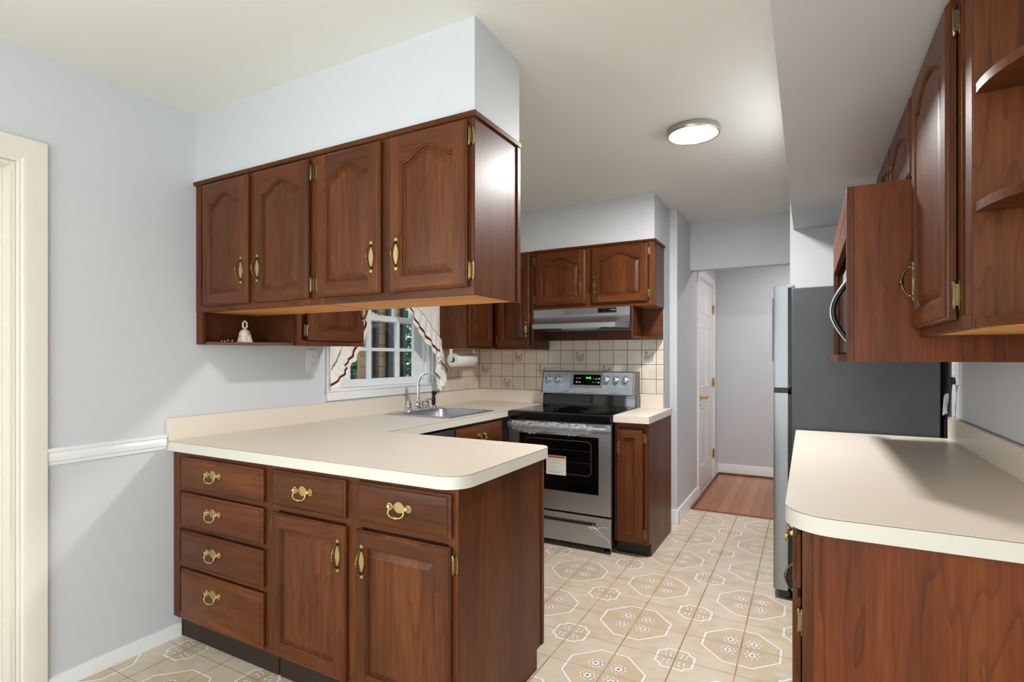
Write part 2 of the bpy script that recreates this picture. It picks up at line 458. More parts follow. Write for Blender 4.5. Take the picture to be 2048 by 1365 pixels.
baseboard('baseboard_passage', 'white baseboard wrapping the passage wall corner', [('y', 1.69, 1, 2.747, 3.60), ('x', 2.76, -1, 1.636, 1.704)])
baseboard('baseboard_hallway', 'white baseboard along the far hallway wall', [('x', 4.88, -1, 1.706, 4.4)])
baseboard('baseboard_hallway_corner', 'short white baseboard beside the hallway door casing', [('y', 1.69, 1, 4.80, 4.865)])
bm = B(); prism(bm, [(.014, -.002), (.03, -.002), (.028, .008), (.022, .015), (.014, .017)], 'y', 0, .001)
bm.free()
bm = B(); box(bm, 1.705, 2.47, 3.232, 3.258, -.002, .007, 0, .003); struct('trim_2', bm, THRESH, 'brown wooden threshold strip between tile and planks', 'threshold')
bm = B(); box(bm, 1.704, 1.718, 3.26, 4.86, -.002, .014, 0, .004); box(bm, 1.718, 4.4, 4.852, 4.866, -.002, .014, 0, .004)
struct('trim_3', bm, THRESH, 'brown shoe moulding around the hallway floor', 'moulding')

# door_1 (left, cream)
d1 = thing('door_1', 'cream painted door with wide casing at the left edge', 'door', (0, -1.1, 0), kind='structure')
bm = B()
prof = [(0, 0), (0, .010), (.004, .013), (.012, .013), (.016, .019), (.026, .022), (.088, .022), (.092, .019), (.092, 0)]
cols = []
for cy, cz, sy, sz in ((-.427, 0, -1, 0), (-.427, 2.026, -1, 1), (.427, 2.026, 1, 1), (.427, 0, 1, 0)):
    cols.append([bm.verts.new((h + .0003, cy + sy * d, cz + sz * d)) for d, h in prof])
for A, C in zip(cols, cols[1:]):
    for i in range(len(prof) - 1): bm.faces.new((A[i], A[i + 1], C[i + 1], C[i]))
obj('door_casing', bm, CREAM, d1)
bm = B(); box(bm, -.12, .002, .409, .4255, 0, 2.025, 0, .001); box(bm, -.12, .002, -.4255, -.409, 0, 2.025, 0, .001); box(bm, -.12, .002, -.4085, .4085, 2.010, 2.025, 0, .001)
box(bm, -.072, -.060, .397, .4085, 0, 2.0095); box(bm, -.072, -.060, -.397, .3965, 1.998, 2.0095)
obj('door_jamb', bm, CREAM, d1)
def panel_door(bm, y0, y1, z1, t0, t1, cols, rows, mi=0):
    """slab in x = t0..t1, face at t1, with raised panels"""
    box(bm, t0, t1, y0, y1, .006, z1, mi, .002)
    for (a, b) in cols:
        for (c, d) in rows:
            L = []
            for ins, dep in ((0, .0004), (.012, -.006), (.028, -.006), (.045, -.0005)):
                L.append([bm.verts.new((t1 + dep + .0006, p, q)) for p, q in ((a + ins, c + ins), (b - ins, c + ins), (b - ins, d - ins), (a + ins, d - ins))])
            # raised border so the panel reads as moulded
            rim = [bm.verts.new((t1 + .006, p, q)) for p, q in ((a + .008, c + .008), (b - .008, c + .008), (b - .008, d - .008), (a + .008, d - .008))]
            inn = [bm.verts.new((t1 + .0012, p, q)) for p, q in ((a + .022, c + .022), (b - .022, c + .022), (b - .022, d - .022), (a + .022, d - .022))]
            for v in [v for l in L for v in l]: bm.verts.remove(v)
            out = [bm.verts.new((t1 - .001, p, q)) for p, q in ((a, c), (b, c), (b, d), (a, d))]
            fl = [bm.verts.new((t1 + .005, p, q)) for p, q in ((a + .05, c + .05), (b - .05, c + .05), (b - .05, d - .05), (a + .05, d - .05))]
            for P, Q in ((out, rim), (rim, inn), (inn, fl)):
                for i in range(4): bm.faces.new((P[i], P[(i + 1) % 4], Q[(i + 1) % 4], Q[i]))
            bm.faces.new(fl)
bm = B(); panel_door(bm, -.404, .404, 2.004, -.112, -.076, [(-.32, -.06), (.06, .32)], [(.2, .85), (1.0, 1.55), (1.68, 1.88)])
obj('door_slab', bm, CREAM, d1)

# door_2 (hallway six-panel)
d2 = thing('door_2', 'white six-panel hallway door with brass lever and hinges', 'door', (1.69, 4.15, 0), kind='structure')
bm = B(); panel_door(bm, -.437, .437, 2.045, -.045, -.006, [(-.33, -.05), (.05, .33)], [(.24, .82), (1.0, 1.60), (1.72, 1.92)]); obj('door_slab', bm, DOORW, d2)
bm = B(); prof = [(0, 0), (0, .010), (.006, .012), (.014, .017), (.06, .018), (.072, .014), (.073, 0)]; cols = []
for cy, cz, sy, sz in ((-.447, .0, -1, 0), (-.447, 2.058, -1, 1), (.447, 2.058, 1, 1), (.447, .0, 1, 0)):
    cols.append([bm.verts.new((h + .0003, cy + sy * d, cz + sz * d)) for d, h in prof])
for A, C in zip(cols, cols[1:]):
    for i in range(len(prof) - 1): bm.faces.new((A[i], A[i + 1], C[i + 1], C[i]))
obj('door_casing', bm, DOORW, d2)
bm = B(); box(bm, -.12, -.0005, .4385, .4495, 0, 2.0645); box(bm, -.12, -.0005, -.4495, -.4385, 0, 2.0645); box(bm, -.12, -.0005, -.438, .438, 2.047, 2.0645); box(bm, -.12, -.05, -.438, .438, 0, 2.0465)
obj('door_jamb', bm, DOORW, d2)
for z in (.27, 1.03, 1.81):
    bm = B(); lathe(bm, [(.006, -.045), (.006, .045)], (.009, 0, 0), 'z', 10); box(bm, -.002, .003, -.02, .022, -.044, .044, 0, .001); obj('hinge', bm, BRIGHT, d2, (.002, .443, z))
bm = B(); lathe(bm, [(.028, 0), (.028, .006), (.012, .012), (.010, .045), (.013, .05), (.013, .06), (.004, .066)], (0, 0, 0), 'x', 18)
tube(bm, [(.052, 0, 0), (.054, .03, .002), (.056, .06, .004), (.055, .11, 0)], [.011, .010, .011, .008], 10)
obj('door_handle', bm, BRIGHT, d2, (.001, -.345, .915))

# window_1 in the left wall
w1 = thing('window_1', 'white double-hung kitchen window above the sink', 'window', (0, 1.375, 1.03), kind='structure')
def wloc(bm): 
    for v in bm.verts: v.co -= Vector((0, 1.375, 1.03))
bm = B()
box(bm, .0005, .019, .802, .90, 1.10, 2.15, 0, .003); box(bm, .0005, .019, 1.85, 1.873, 1.36, 2.13, 0, .002); box(bm, .0005, .019, 1.85, 1.945, 1.10, 1.357, 0, .003); box(bm, .0005, .02, .802, 1.873, 2.055, 2.13, 0, .003)
box(bm, .0005, .016, .802, 1.945, 1.032, 1.085, 0, .003)
wloc(bm); obj('window_casing', bm, TRIM, w1)
bm = B(); box(bm, -.10, .024, .802, 1.945, 1.085, 1.102, 0, .004)
wloc(bm); obj('window_sill', bm, TRIM, w1)
bm = B(); box(bm, -.119, 0, .9055, .925, 1.102, 2.058); box(bm, -.119, 0, 1.825, 1.8445, 1.102, 2.058); box(bm, -.119, 0, .925, 1.825, 2.04, 2.058)
box(bm, -.044, -.03, .925, .945, 1.102, 2.04); box(bm, -.044, -.03, 1.805, 1.825, 1.102, 2.04)
wloc(bm); obj('window_jamb', bm, TRIM, w1)
def sash(nm, x0, x1, z0, z1, br, tr):
    bm = B(); cols = [(1.047, 1.212), (1.242, 1.505), (1.535, 1.70)]
    box(bm, x0, x1, .947, 1.047, z0, z1, 0, .002); box(bm, x0, x1, 1.70, 1.803, z0, z1, 0, .002)
    box(bm, x0, x1, 1.047, 1.70, z0, z0 + br, 0, .002); box(bm, x0, x1, 1.047, 1.70, z1 - tr, z1, 0, .002)
    xm = (x0 + x1) / 2; zm = (z0 + br + z1 - tr) / 2
    for y in (1.212, 1.505): box(bm, xm - .012, xm + .014, y, y + .03, z0 + br, z1 - tr, 0, .004)
    box(bm, xm - .011, xm + .013, 1.047, 1.70, zm - .012, zm + .012, 0, .004)
    wloc(bm); s = obj('window_sash', bm, TRIM, w1)
    bm = B(); box(bm, xm - .002, xm + .002, 1.04, 1.71, z0 + br - .005, z1 - tr + .005); wloc(bm); obj('window_pane', bm, GLASS, s)
    return s
ls = sash('lower', -.073, -.045, 1.103, 1.593, .05, .04)
us = sash('upper', -.104, -.076, 1.55, 2.038, .04, .045)
bm = B(); lathe(bm, [(.012, 0), (.012, .012), (.006, .016)], (0, 0, 0), 'z', 14); box(bm, -.006, .018, -.03, .03, .0, .007, 0, .002); tube(bm, [(0, 0, .012), (.012, -.03, .013)], .005, 8)
obj('sash_lock', bm, TRIM, ls, (-.060, 1.27 - 1.375, 1.594 - 1.03))

# assumed rear window behind the camera (daylight source)
w2 = thing('window_rear_assumed', 'wide white dining window assumed behind the viewpoint', 'window', (1.9, YR, .8), kind='structure')
bm = B()
for a, b, c, d in ((-1.1, -1.04, 0, 1.3), (1.04, 1.1, 0, 1.3), (-1.04, 1.04, 0, .06), (-1.04, 1.04, 1.24, 1.3), (-.03, .03, .06, 1.24), (-1.04, 1.04, .63, .67)): box(bm, a, b, -.09, -.03, c, d)
for a, b, c, d in ((-1.19, -1.1, -.09, 1.39), (1.1, 1.19, -.09, 1.39), (-1.1, 1.1, -.09, 0), (-1.1, 1.1, 1.3, 1.39)): box(bm, a, b, .001, .02, c, d)
obj('window_frame', bm, TRIM, w2)
bm = B(); box(bm, -1.04, 1.04, -.064, -.06, .06, 1.24); obj('window_pane', bm, GLASS, w2)

w3 = thing('window_left_assumed', 'unseen tall white dining window assumed in the left wall behind the viewpoint for daylight', 'window', (0, -2.9, .75), kind='structure')  # unseen window, assumed here to carry the added left-rear daylight
bm = B()
for a, b, c, d in ((-.75, -.69, 0, 1.3), (.69, .75, 0, 1.3), (-.69, .69, 0, .06), (-.69, .69, 1.24, 1.3), (-.69, .69, .63, .67)): box(bm, -.09, -.03, a, b, c, d)
for a, b, c, d in ((-.84, -.75, -.09, 1.39), (.75, .84, -.09, 1.39), (-.75, .75, -.09, 0), (-.75, .75, 1.3, 1.39)): box(bm, .001, .02, a, b, c, d)
obj('window_frame', bm, TRIM, w3)
bm = B(); box(bm, -.064, -.06, -.69, .69, .06, 1.24); obj('window_pane', bm, GLASS, w3)

w4 = thing('window_fill', 'unseen white window added in the right wall for fill light', 'window', (XR, -2.7, .2), kind='structure')  # made-up window framing the right-hand fill light
bm = B()
for a, b, c, d in ((-.8, -.73, 0, 1.9), (.73, .8, 0, 1.9), (-.73, .73, 0, .07), (-.73, .73, 1.83, 1.9), (-.035, .035, .07, 1.83)): box(bm, .03, .09, a, b, c, d)
for a, b, c, d in ((-.89, -.8, -.09, 1.99), (.8, .89, -.09, 1.99), (-.8, .8, -.09, 0), (-.8, .8, 1.9, 1.99)): box(bm, -.02, -.001, a, b, c, d)
obj('window_frame', bm, TRIM, w4)
bm = B(); box(bm, .06, .064, -.73, .73, .07, 1.83); obj('window_pane', bm, GLASS, w4)

# backsplash tiles: individually raised tiles and leaf decors on the back and left walls
def leaves():
    P = [(-.33, .10), (-.27, .22), (-.18, .12), (-.22, .30), (-.36, -.04), (-.30, -.15), (-.21, -.02), (-.11, .03), (-.21, -.26), (-.10, -.12), (.0, -.22), (.05, .09), (.11, -.01), (.17, .12),
         (.30, .24), (.22, .20), (.36, .09), (.30, -.03), (.25, -.14), (.13, -.15), (.30, -.25), (.19, -.31), (.06, -.36), (-.06, -.38), (-.02, -.03), (.34, .32)]
    L = [(x, z, atan2(x, z + .95) * 1.1 + (.75 if k % 2 else -.55)) for k, (x, z) in enumerate(P)]
    return L + [(-.27, .40, .5), (-.20, .40, -.5), (-.235, .44, 0), (-.235, .37, 1.57)]
LV = leaves()
def tile_field(name, label, axis, t, a0, z0, cols, rows, pa, pz, amin, amax, deco, s=-1, zmax=9):
    bm = B(); g = .0018
    def pt(a, z, d): return (a, t + s * d, z) if axis == 'y' else (t + d, a, z)
    def quadbox(a, b, c, d, h, mi):
        if axis == 'y': box(bm, a, b, min(t, t + s * h), max(t, t + s * h), c, d, mi, .0012)
        else: box(bm, t, t + h, a, b, c, d, mi, .0012)
    zt = min(z0 + rows * pz, zmax)
    if axis == 'y': box(bm, amin, amax, min(t, t + s * .004), max(t, t + s * .004), z0, zt, 1)
    else: box(bm, t, t + .004, amin, amax, z0, zt, 1)
    for i in range(cols):
        for j in range(rows):
            a, b = max(a0 + i * pa, amin) + g, min(a0 + (i + 1) * pa, amax) - g
            c, d = z0 + j * pz + g, min(z0 + (j + 1) * pz, zmax) - g
            if b - a < .01 or d - c < .01: continue
            quadbox(a, b, c, d, .006, 0)
            if deco and j < 3 and (i + 2 * j - 2) % 5 == 0 and b - a > .1:
                ca, cz = (a + b) / 2, (c + d) / 2
                for kk, (lx, lz, an) in enumerate(LV):
                    x0 = ca + lx * pa * .82; zz = cz + lz * pa * .82
                    vs = []
                    for k in range(8):
                        q = 2 * pi * k / 8; u = .0072 * cos(q); w = .0036 * sin(q)
                        vs.append(bm.verts.new(pt(x0 + u * sin(an) + w * cos(an), zz + u * cos(an) - w * sin(an), .0063 + .00003 * kk)))
                    f = bm.faces.new(vs); f.material_index = 2
    return struct(name, bm, [TILE, GROUT, TLEAF], label, 'tile backsplash')
tile_field('trim_4', 'beige wall tiles with brown leaf sprigs behind the range', 'y', 2.562, .008, 1.0205, 15, 4, .1122, .1115, .008, 1.634, True, -1, 1.436)
tile_field('trim_5', 'plain beige wall tiles under the corner cabinet left of the range wall', 'x', 0, 1.988 - .1122, 1.0205, 6, 3, .1130, .1115, 1.947, 2.5555, False, 1, 1.362)

# ------------------------------------------------------------------ cabinet parts
def shape_arch(u):
    u = min(abs(u) / .88, 1); return (.5 * (1 + cos(pi * u))) ** .72

def front_mesh(name, w, h, arch=0, fw=.052, raised=True, t=.019, top=None, horiz=False):
    """door or drawer front: x 0..w, z 0..h, back at y=0, face at y=-t"""
    bm = B(); n = 15
    top = top if top is not None else (fw + .046 if arch else fw)
    def outer(ins, y):
        xs = [fw + (w - 2 * fw) * i / (n - 1) for i in range(n)]; zs = [fw + (h - top - fw) * i / (n - 1) for i in range(n)]
        s = [[(x, y, ins) for x in xs], [(w - ins, y, z) for z in zs], [(x, y, h - ins) for x in xs[::-1]], [(ins, y, z) for z in zs[::-1]]]
        c = [(w - ins, y, ins), (w - ins, y, h - ins), (ins, y, h - ins), (ins, y, ins)]
        return [[bm.verts.new(p) for p in q] for q in s], [bm.verts.new(p) for p in c]
    def inner(o, y):
        xl, xr, zb, zs_ = fw + o, w - fw - o, fw + o, h - top - o
        xs = [xl + (xr - xl) * i / (n - 1) for i in range(n)]; zs = [zb + (zs_ - zb) * i / (n - 1) for i in range(n)]
        cx, hw = w / 2, (xr - xl) / 2
        return [[bm.verts.new((x, y, zb)) for x in xs], [bm.verts.new((xr, y, z)) for z in zs],
                [bm.verts.new((x, y, zs_ + arch * shape_arch((x - cx) / hw))) for x in xs[::-1]], [bm.verts.new((xl, y, z)) for z in zs[::-1]]]
    prof = [(0, 0), (0, -t + .008), (.003, -t + .0065), (.005, -t + .003), (.010, -t)] if raised else [(0, 0), (0, -t + .010), (.004, -t + .008), (.009, -t + .0045), (.0105, -t + .0018), (.016, -t)]
    loops = [outer(*p) for p in prof]
    def flat(L):
        r = []
        for s in range(4): r += L[0][s] + [L[1][s]]
        return r
    for P, Q in zip(loops, loops[1:]):
        a, b = flat(P), flat(Q); N = len(a)
        for i in range(N): bm.faces.new((a[i], a[(i + 1) % N], b[(i + 1) % N], b[i])).material_index = 1 if horiz else 0
    bm.faces.new(flat(loops[0])[::-1])
    O, C = loops[-1]
    if not raised:
        f = bm.faces.new(flat(loops[-1])); f.material_index = 1 if horiz else 0
    else:
        I = inner(0, -t)
        for s in range(4):
            for i in range(n - 1):
                f = bm.faces.new((O[s][i], O[s][i + 1], I[s][i + 1], I[s][i])); f.material_index = 1 if s in (0, 2) else 0
            bm.faces.new((O[s][-1], C[s], O[(s + 1) % 4][0], I[s][-1])).material_index = 0
        pv = I
        for o, y in ((.0025, -t + .004), (.007, -t + .0045), (.010, -t + .0115), (.0135, -t + .012), (.034, -t + .0015), (.037, -t + .0012)):
            if o * 2 + .02 > min(w - 2 * fw, h - fw - top): break
            J = inner(o, y)
            for s in range(4):
                for i in range(n - 1): bm.faces.new((pv[s][i], pv[s][i + 1], J[s][i + 1], J[s][i])).material_index = 1 if (s in (0, 2) and o < .009) else 0
            pv = J
        bm.faces.new([v for s in range(4) for v in pv[s][:-1]])
    return mesh_of(name, bm, [WV, WH], 24)

def outline(fn, L, n=40):
    a = [(fn(-L + 2 * L * i / n), -L + 2 * L * i / n) for i in range(n + 1)]
    return a + [(-x, z) for x, z in a[::-1] if x > 1e-5]
def pull_half(z):
    a = abs(z); e = .0595
    lobe = math.sqrt(max(.0075 ** 2 - max(a - .052, -.006 if a < .052 else 0) ** 2, 0)) if a > .044 else 0
    leaf = .0115 * max(1 - (a / .040) ** 1.7, 0)
    return max(lobe, leaf, .0026 if a < .055 else .0012)
def door_pull():
    bm = B(); pts = outline(pull_half, .059)
    prism(bm, pts, 'y', 0, -.0028, 0)
    path = spline([(0, -.003, .043), (0, -.010, .041), (0, -.021, .028), (0, -.0275, .008), (0, -.0275, -.008), (0, -.021, -.028), (0, -.010, -.041), (0, -.003, -.043)], 6)
    rad = []
    for p in path:
        a = abs(p.z); r = .0032 + .0016 * cos(min(a / .03, 1) * pi / 2)
        if a < .004 or abs(a - .007) < .0018: r += .0016
        rad.append(r)
    tube(bm, path, rad, 10, 1)
    for s in (-1, 1): lathe(bm, [(.005, -.002), (.0062, -.006), (.004, -.011)], (0, 0, s * .0425), 'y', 12, 1)
    return mesh_of('door_pull', bm, [BRASS, BRASSD], 22)
def bail_half(x):
    a = abs(x)
    lobe = math.sqrt(max(.013 ** 2 - (a - .041) ** 2, 0)) if a > .028 else 0
    mid = .019 * max(1 - (a / .026) ** 2.2, 0)
    return max(lobe, mid, .0045 if a < .05 else .001)
def drawer_pull():
    bm = B(); prism(bm, [(z, x) for x, z in outline(bail_half, .0538)], 'y', 0, -.0028, 0)
    for s in (-1, 1): lathe(bm, [(.0065, -.002), (.0065, -.008), (.0045, -.010), (.0065, -.016), (.002, -.019)], (s * .038, 0, .001), 'y', 12, 0)
    P = [(-.038, -.013, 0), (-.031, -.016, -.004), (-.033, -.020, -.016), (-.024, -.023, -.026), (-.006, -.024, -.0295)]
    P = P + [(-x, y, z) for x, y, z in P[::-1]]
    path = spline(P, 6); rad = [.0026 + (.0012 if abs(p.x) < .004 else 0) + .0008 * (1 - min(abs(p.x) / .03, 1)) for p in path]
    tube(bm, path, rad, 10, 0)
    return mesh_of('drawer_pull', bm, [BRASS, BRASSD], 22)
def hinge_mesh():
    """barrel on the door edge, leaf on the frame to +x"""
    bm = B(); lathe(bm, [(.0015, -.033), (.0048, -.030), (.0048, -.012), (.0042, -.0118), (.0042, .0118), (.0048, .012), (.0048, .030), (.0015, .033)], (0, -.008, 0), 'z', 12)
    prism(bm, [(.002, -.022), (.008, -.026), (.012, -.033), (.015, -.026), (.0165, -.012), (.0165, .012), (.015, .026), (.012, .033), (.008, .026), (.002, .022)], 'y', -.0005, -.003)
    box(bm, -.001, .007, -.010, -.001, -.024, .024)
    for z in (-.014, .014): lathe(bm, [(.0025, -.003), (.002, -.0042)], (.010, 0, z), 'y', 8)
    return mesh_of('hinge', bm, HBR, 22)
PULL, BAIL, HINGE = door_pull(), drawer_pull(), hinge_mesh()
HINGE_L = HINGE.copy(); HINGE_L.transform(Matrix.Scale(-1, 4, Vector((1, 0, 0)))); HINGE_L.flip_normals()
GRIP = {'pull': PULL, 'bail': BAIL}

def cabinet(name, label, loc, rz, Wd, D, z0, z1, fronts, rails, toe=None, group=None, cat='cabinet', top=False, left=True, right=True,
            under=None, stile=.038, low=.02, sidemat=None, bodytop=None):
    """local frame: x along the front (left to right as seen), y into the depth, z from the thing's base at z0.
    fronts: dicts kind,x0,x1,z0,z1,(arch),(grip=(x,z)),(hinge='L'/'R'); rails: (x0,x1,z0,z1) face-frame members"""
    root = thing(name, label, cat, (loc[0], loc[1], z0), rz, group or ('cherry base cabinets' if toe else 'cherry wall cabinets'))
    h = z1 - z0; b0 = toe[1] if toe else 0
    bm = B()
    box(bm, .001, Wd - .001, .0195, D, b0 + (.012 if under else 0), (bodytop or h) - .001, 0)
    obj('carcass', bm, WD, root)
    bm = B()
    for (a, b, c, d) in rails:
        box(bm, a, b, 0, .019, c - z0, d - z0, 1 if (b - a) > (d - c) else 0, .0008)
    obj('face_frame', bm, [WV, WH], root)
    sm = sidemat or WV
    for on, xa, xb in ((left, -.0015, .010), (right, Wd - .010, Wd + .0015)):
        if not on: continue
        bm = B()
        if toe:
            r, t = toe[0], toe[1]
            prism(bm, [(.002, t), (r + .004, t), (r + .004, 0), (D - toe[2], 0), (D - toe[2], t * .8), (D, t * .8), (D, h - .0005), (.002, h - .0005)], 'x', xa, xb)
        else: box(bm, xa, xb, .002, D, 0, h - .0005, 0, .0006)
        obj('side_panel', bm, sm, root)
    if toe:
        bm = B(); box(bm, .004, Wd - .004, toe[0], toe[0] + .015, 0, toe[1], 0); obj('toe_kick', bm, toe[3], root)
    if under:
        bm = B(); box(bm, .010, Wd - .010, .0195, D - .001, .004, .0118); obj('bottom_panel', bm, under, root)
    if top:
        bm = B(); prism(bm, [(-.013, h), (-.013, h - .010), (-.008, h - .016), (-.001, h - .018), (-.001, h)], 'x', -.001, Wd + (.012 if right else 0))
        if right: box(bm, Wd + .0016, Wd + .0118, -.0008, D, h - .017, h - .0003, 0)
        obj('top_moulding', bm, WH, root)
    for f in fronts:
        w, hh = f['x1'] - f['x0'], f['z1'] - f['z0']; door = f['kind'] == 'door'
        me = front_mesh(f['kind'], w, hh, f.get('arch', 0), f.get('fw', .052), door, horiz=not door, top=f.get('top'))
        d = link(f['kind'], me, root, (f['x0'], -.004, f['z0'] - z0))
        if 'grip' in f:
            gx, gz = f['grip']
            link('handle', PULL if door else BAIL, d, (gx - f['x0'], -.0192, gz - f['z0']))
        if 'hinge' in f:
            for zz in (.055, hh - .055):
                if f['hinge'] == 'R': link('hinge', HINGE, d, (w + .005, .0035, zz))
                else: link('hinge', HINGE_L, d, (-.005, .0035, zz))
    return root
def frame(Wd, za, zb, xs=(), zs=(), st=.04, rb=.03, rt=.03):
    """outer frame + mullions xs=(a,b) + cross rails zs=(x0,x1,a,b)"""
    r = [(0, st, za, zb), (Wd - st, Wd, za, zb), (st, Wd - st, za, za + rb), (st, Wd - st, zb - rt, zb)]
    r += [(a, b, za + rb, zb - rt) for a, b in xs] + list(zs)
    return r

# ------------------------------------------------------------------ peninsula base cabinets (face at y=-.105)
YF = -.105
G_DR = 'drawers of the peninsula'
drs = [(.712, .848), (.542, .688), (.367, .518), (.122, .344)]
cabinet('drawer_base_cabinet', 'cherry base cabinet with four stacked drawers at the left end of the peninsula', (.004, YF), 0, .684, .635, 0, .871,
        [dict(kind='drawer', x0=.085, x1=.648, z0=a, z1=b, grip=(.335, (a + b) / 2 + (.012 if i < 3 else .045))) for i, (a, b) in enumerate(drs)],
        frame(.684, .105, .871, zs=[(.05, .634, a, b) for a, b in ((.690, .71), (.52, .54), (.346, .366))], st=.05), toe=(.035, .105, 0, TOE), right=False)
r_ = cabinet('double_door_base_cabinet', 'cherry base cabinet with two drawers over two doors at the peninsula end', (.69, YF), 0, .90, .635, 0, .871,
        [dict(kind='drawer', x0=.018, x1=.418, z0=.713, z1=.852, grip=(.205, .79)), dict(kind='drawer', x0=.477, x1=.882, z0=.713, z1=.856, grip=(.676, .79)),
         dict(kind='door', x0=.014, x1=.420, z0=.118, z1=.684, grip=(.388, .577), hinge='L'), dict(kind='door', x0=.468, x1=.880, z0=.118, z1=.684, grip=(.506, .577), hinge='R')],
        frame(.90, .105, .871, xs=[(.408, .486)], zs=[(.04, .408, .69, .71), (.486, .86, .69, .71)]), toe=(.035, .105, .06, TOE), left=False)
bm = B(); box(bm, .9016, .906, .615, .636, .085, .870, 0, .001); obj('back_stile', bm, WV, r_)

# countertop: L of peninsula and sink run, with sink cut-out and splash
ct = thing('countertop', 'cream laminate L-shaped countertop with backsplash on peninsula and sink run', 'countertop', (0, 0, .873), 0, 'cream laminate countertops')
def rounded(x0, x1, y0, y1, r, corners):
    P = []
    for i, (cx, cy, a0) in enumerate(((x0, y0, pi), (x1, y0, 1.5 * pi), (x1, y1, 0), (x0, y1, .5 * pi))):
        rr = r * corners[i]
        if rr == 0: P.append((cx, cy)); continue
        ox = cx + (rr if cx == x0 else -rr); oy = cy + (rr if cy == y0 else -rr)
        for k in range(13):
            a = a0 + .5 * pi * k / 12; P.append((ox + rr * cos(a), oy + rr * sin(a)))
    return P
def grow(P, d):
    cx = sum(p[0] for p in P) / len(P); cy = sum(p[1] for p in P) / len(P)
    return P
def slabs(bm, P, hide=()):
    prism(bm, P, 'z', 0, .0415, 1); prism(bm, P, 'z', .0415, .0431, 2); prism(bm, P, 'z', .0431, .044, 0)
bm = B()
slabs(bm, rounded(.0015, 1.613, -.137, .58, .09, (0, 1, .7, 0)))
for a, b, c, d in ((.0015, .112, .58, 2.560), (.618, .688, .58, 2.560), (.112, .618, .58, 1.216), (.112, .618, 1.756, 2.560)):
    slabs(bm, [(a, c), (b, c), (b, d), (a, d)])
obj('countertop_slab', bm, [LAM, LAME, SEAM], ct)
bm = B(); box(bm, .0015, .0195, -.136, 2.560, .0442, .1465, 0); box(bm, .020, .686, 2.5415, 2.560, .0442, .1465, 0)
obj('backsplash', bm, LAM, ct)

# base cabinets of the sink run (face at x=.665, fronts to .685)
FX = .664
cabinet('sink_run_base_cabinet', 'cherry base cabinet with one drawer beside the range, left of it', (FX, 1.19), radians(90), .612, .63, 0, .871,
        [dict(kind='drawer', x0=.015, x1=.575, z0=.715, z1=.850, grip=(.30, .787)), dict(kind='door', x0=.015, x1=.285, z0=.118, z1=.69), dict(kind='door', x0=.30, x1=.575, z0=.118, z1=.69)],
        frame(.612, .105, .871, zs=[(.04, .572, .69, .715)]), toe=(.06, .105, 0, TOE), bodytop=.70)
dw = thing('dishwasher', 'stainless dishwasher tucked under the counter behind the peninsula', 'dishwasher', (.66, .895, 0), radians(90))
bm = B(); box(bm, -.293, .293, .02, .60, .10, .865); box(bm, -.285, .285, .05, .07, 0, .10); obj('tub', bm, BPLAS, dw)
bm = B(); box(bm, -.292, .292, -.022, .019, .745, .856, 0, .003); obj('control_panel', bm, STEELD, dw)
bm = B(); box(bm, -.292, .292, -.022, .019, .115, .742, 0, .003); obj('door', bm, STEEL, dw)
bm = B(); lathe(bm, [(.026, 0), (.026, -.012), (.020, -.018), (.004, -.02)], (0, 0, 0), 'y', 20); box(bm, -.024, .024, -.028, -.015, -.005, .005, 0, .002); obj('dial', bm, WPLAS, dw, (.15, -.0225, .80))
bm = B(); box(bm, .20, .212, -.0235, -.022, .79, .83); obj('latch', bm, BPLAS, dw)

# sink
sk = thing('sink', 'stainless steel drop-in sink under the window', 'sink', (.365, 1.485, .917))
bm = B()
def rr(x0, x1, y0, y1, r, z): return [bm.verts.new((x, y, z)) for x, y in rounded(x0, x1, y0, y1, r, (1, 1, 1, 1))]
Ls = [rr(-.265, .265, -.285, .285, .02, .0005), rr(-.2645, .2645, -.2845, .2845, .02, .004), rr(-.255, .255, -.275, .275, .02, .0055), rr(-.175, .225, -.24, .24, .05, .0045), rr(-.170, .22, -.235, .235, .05, -.004),
      rr(-.160, .21, -.225, .225, .05, -.15), rr(-.12, .17, -.185, .185, .05, -.172), rr(-.03, .08, -.05, .05, .045, -.176)]
for a, b in zip(Ls, Ls[1:]):
    for i in range(len(a)): bm.faces.new((a[i], a[(i + 1) % len(a)], b[(i + 1) % len(a)], b[i]))
bm.faces.new(Ls[-1])
obj('basin', bm, STEEL, sk, ang=50)
bm = B(); lathe(bm, [(.042, 0), (.044, .003), (.034, .004), (.030, -.002), (.006, -.003)], (.025, 0, -.1755), 'z', 24); obj('drain', bm, CHROME, sk)

# faucet
fc = thing('faucet', 'chrome gooseneck faucet with two lever handles behind the sink', 'faucet', (.138, 1.515, .9225))
bm = B(); prism(bm, [(x, y) for x, y in rounded(-.026, .026, -.125, .125, .025, (1, 1, 1, 1))], 'z', 0, .008); obj('deck_plate', bm, CHROME, fc)
bm = B(); lathe(bm, [(.026, .008), (.027, .014), (.020, .022), (.022, .03), (.023, .045), (.015, .062), (.013, .07), (.0135, .075)], (0, 0, 0), 'z', 20)
arc = [(0, 0, .07), (0, 0, .17)] + [(.10 - .10 * cos(a), .012 * a / pi, .17 + .10 * sin(a)) for a in [pi * k / 12 for k in range(1, 11)]] + [(.205, .014, .175)]
sp = spline(arc, 4); tube(bm, sp, [.0105 if i < len(sp) - 8 else .010 for i in range(len(sp))], 14)
lathe(bm, [(.010, .012), (.0125, .008), (.0135, -.006), (.011, -.008)], (.207, .014, .165), 'z', 14)
obj('spout', bm, CHROME, fc, ang=50)
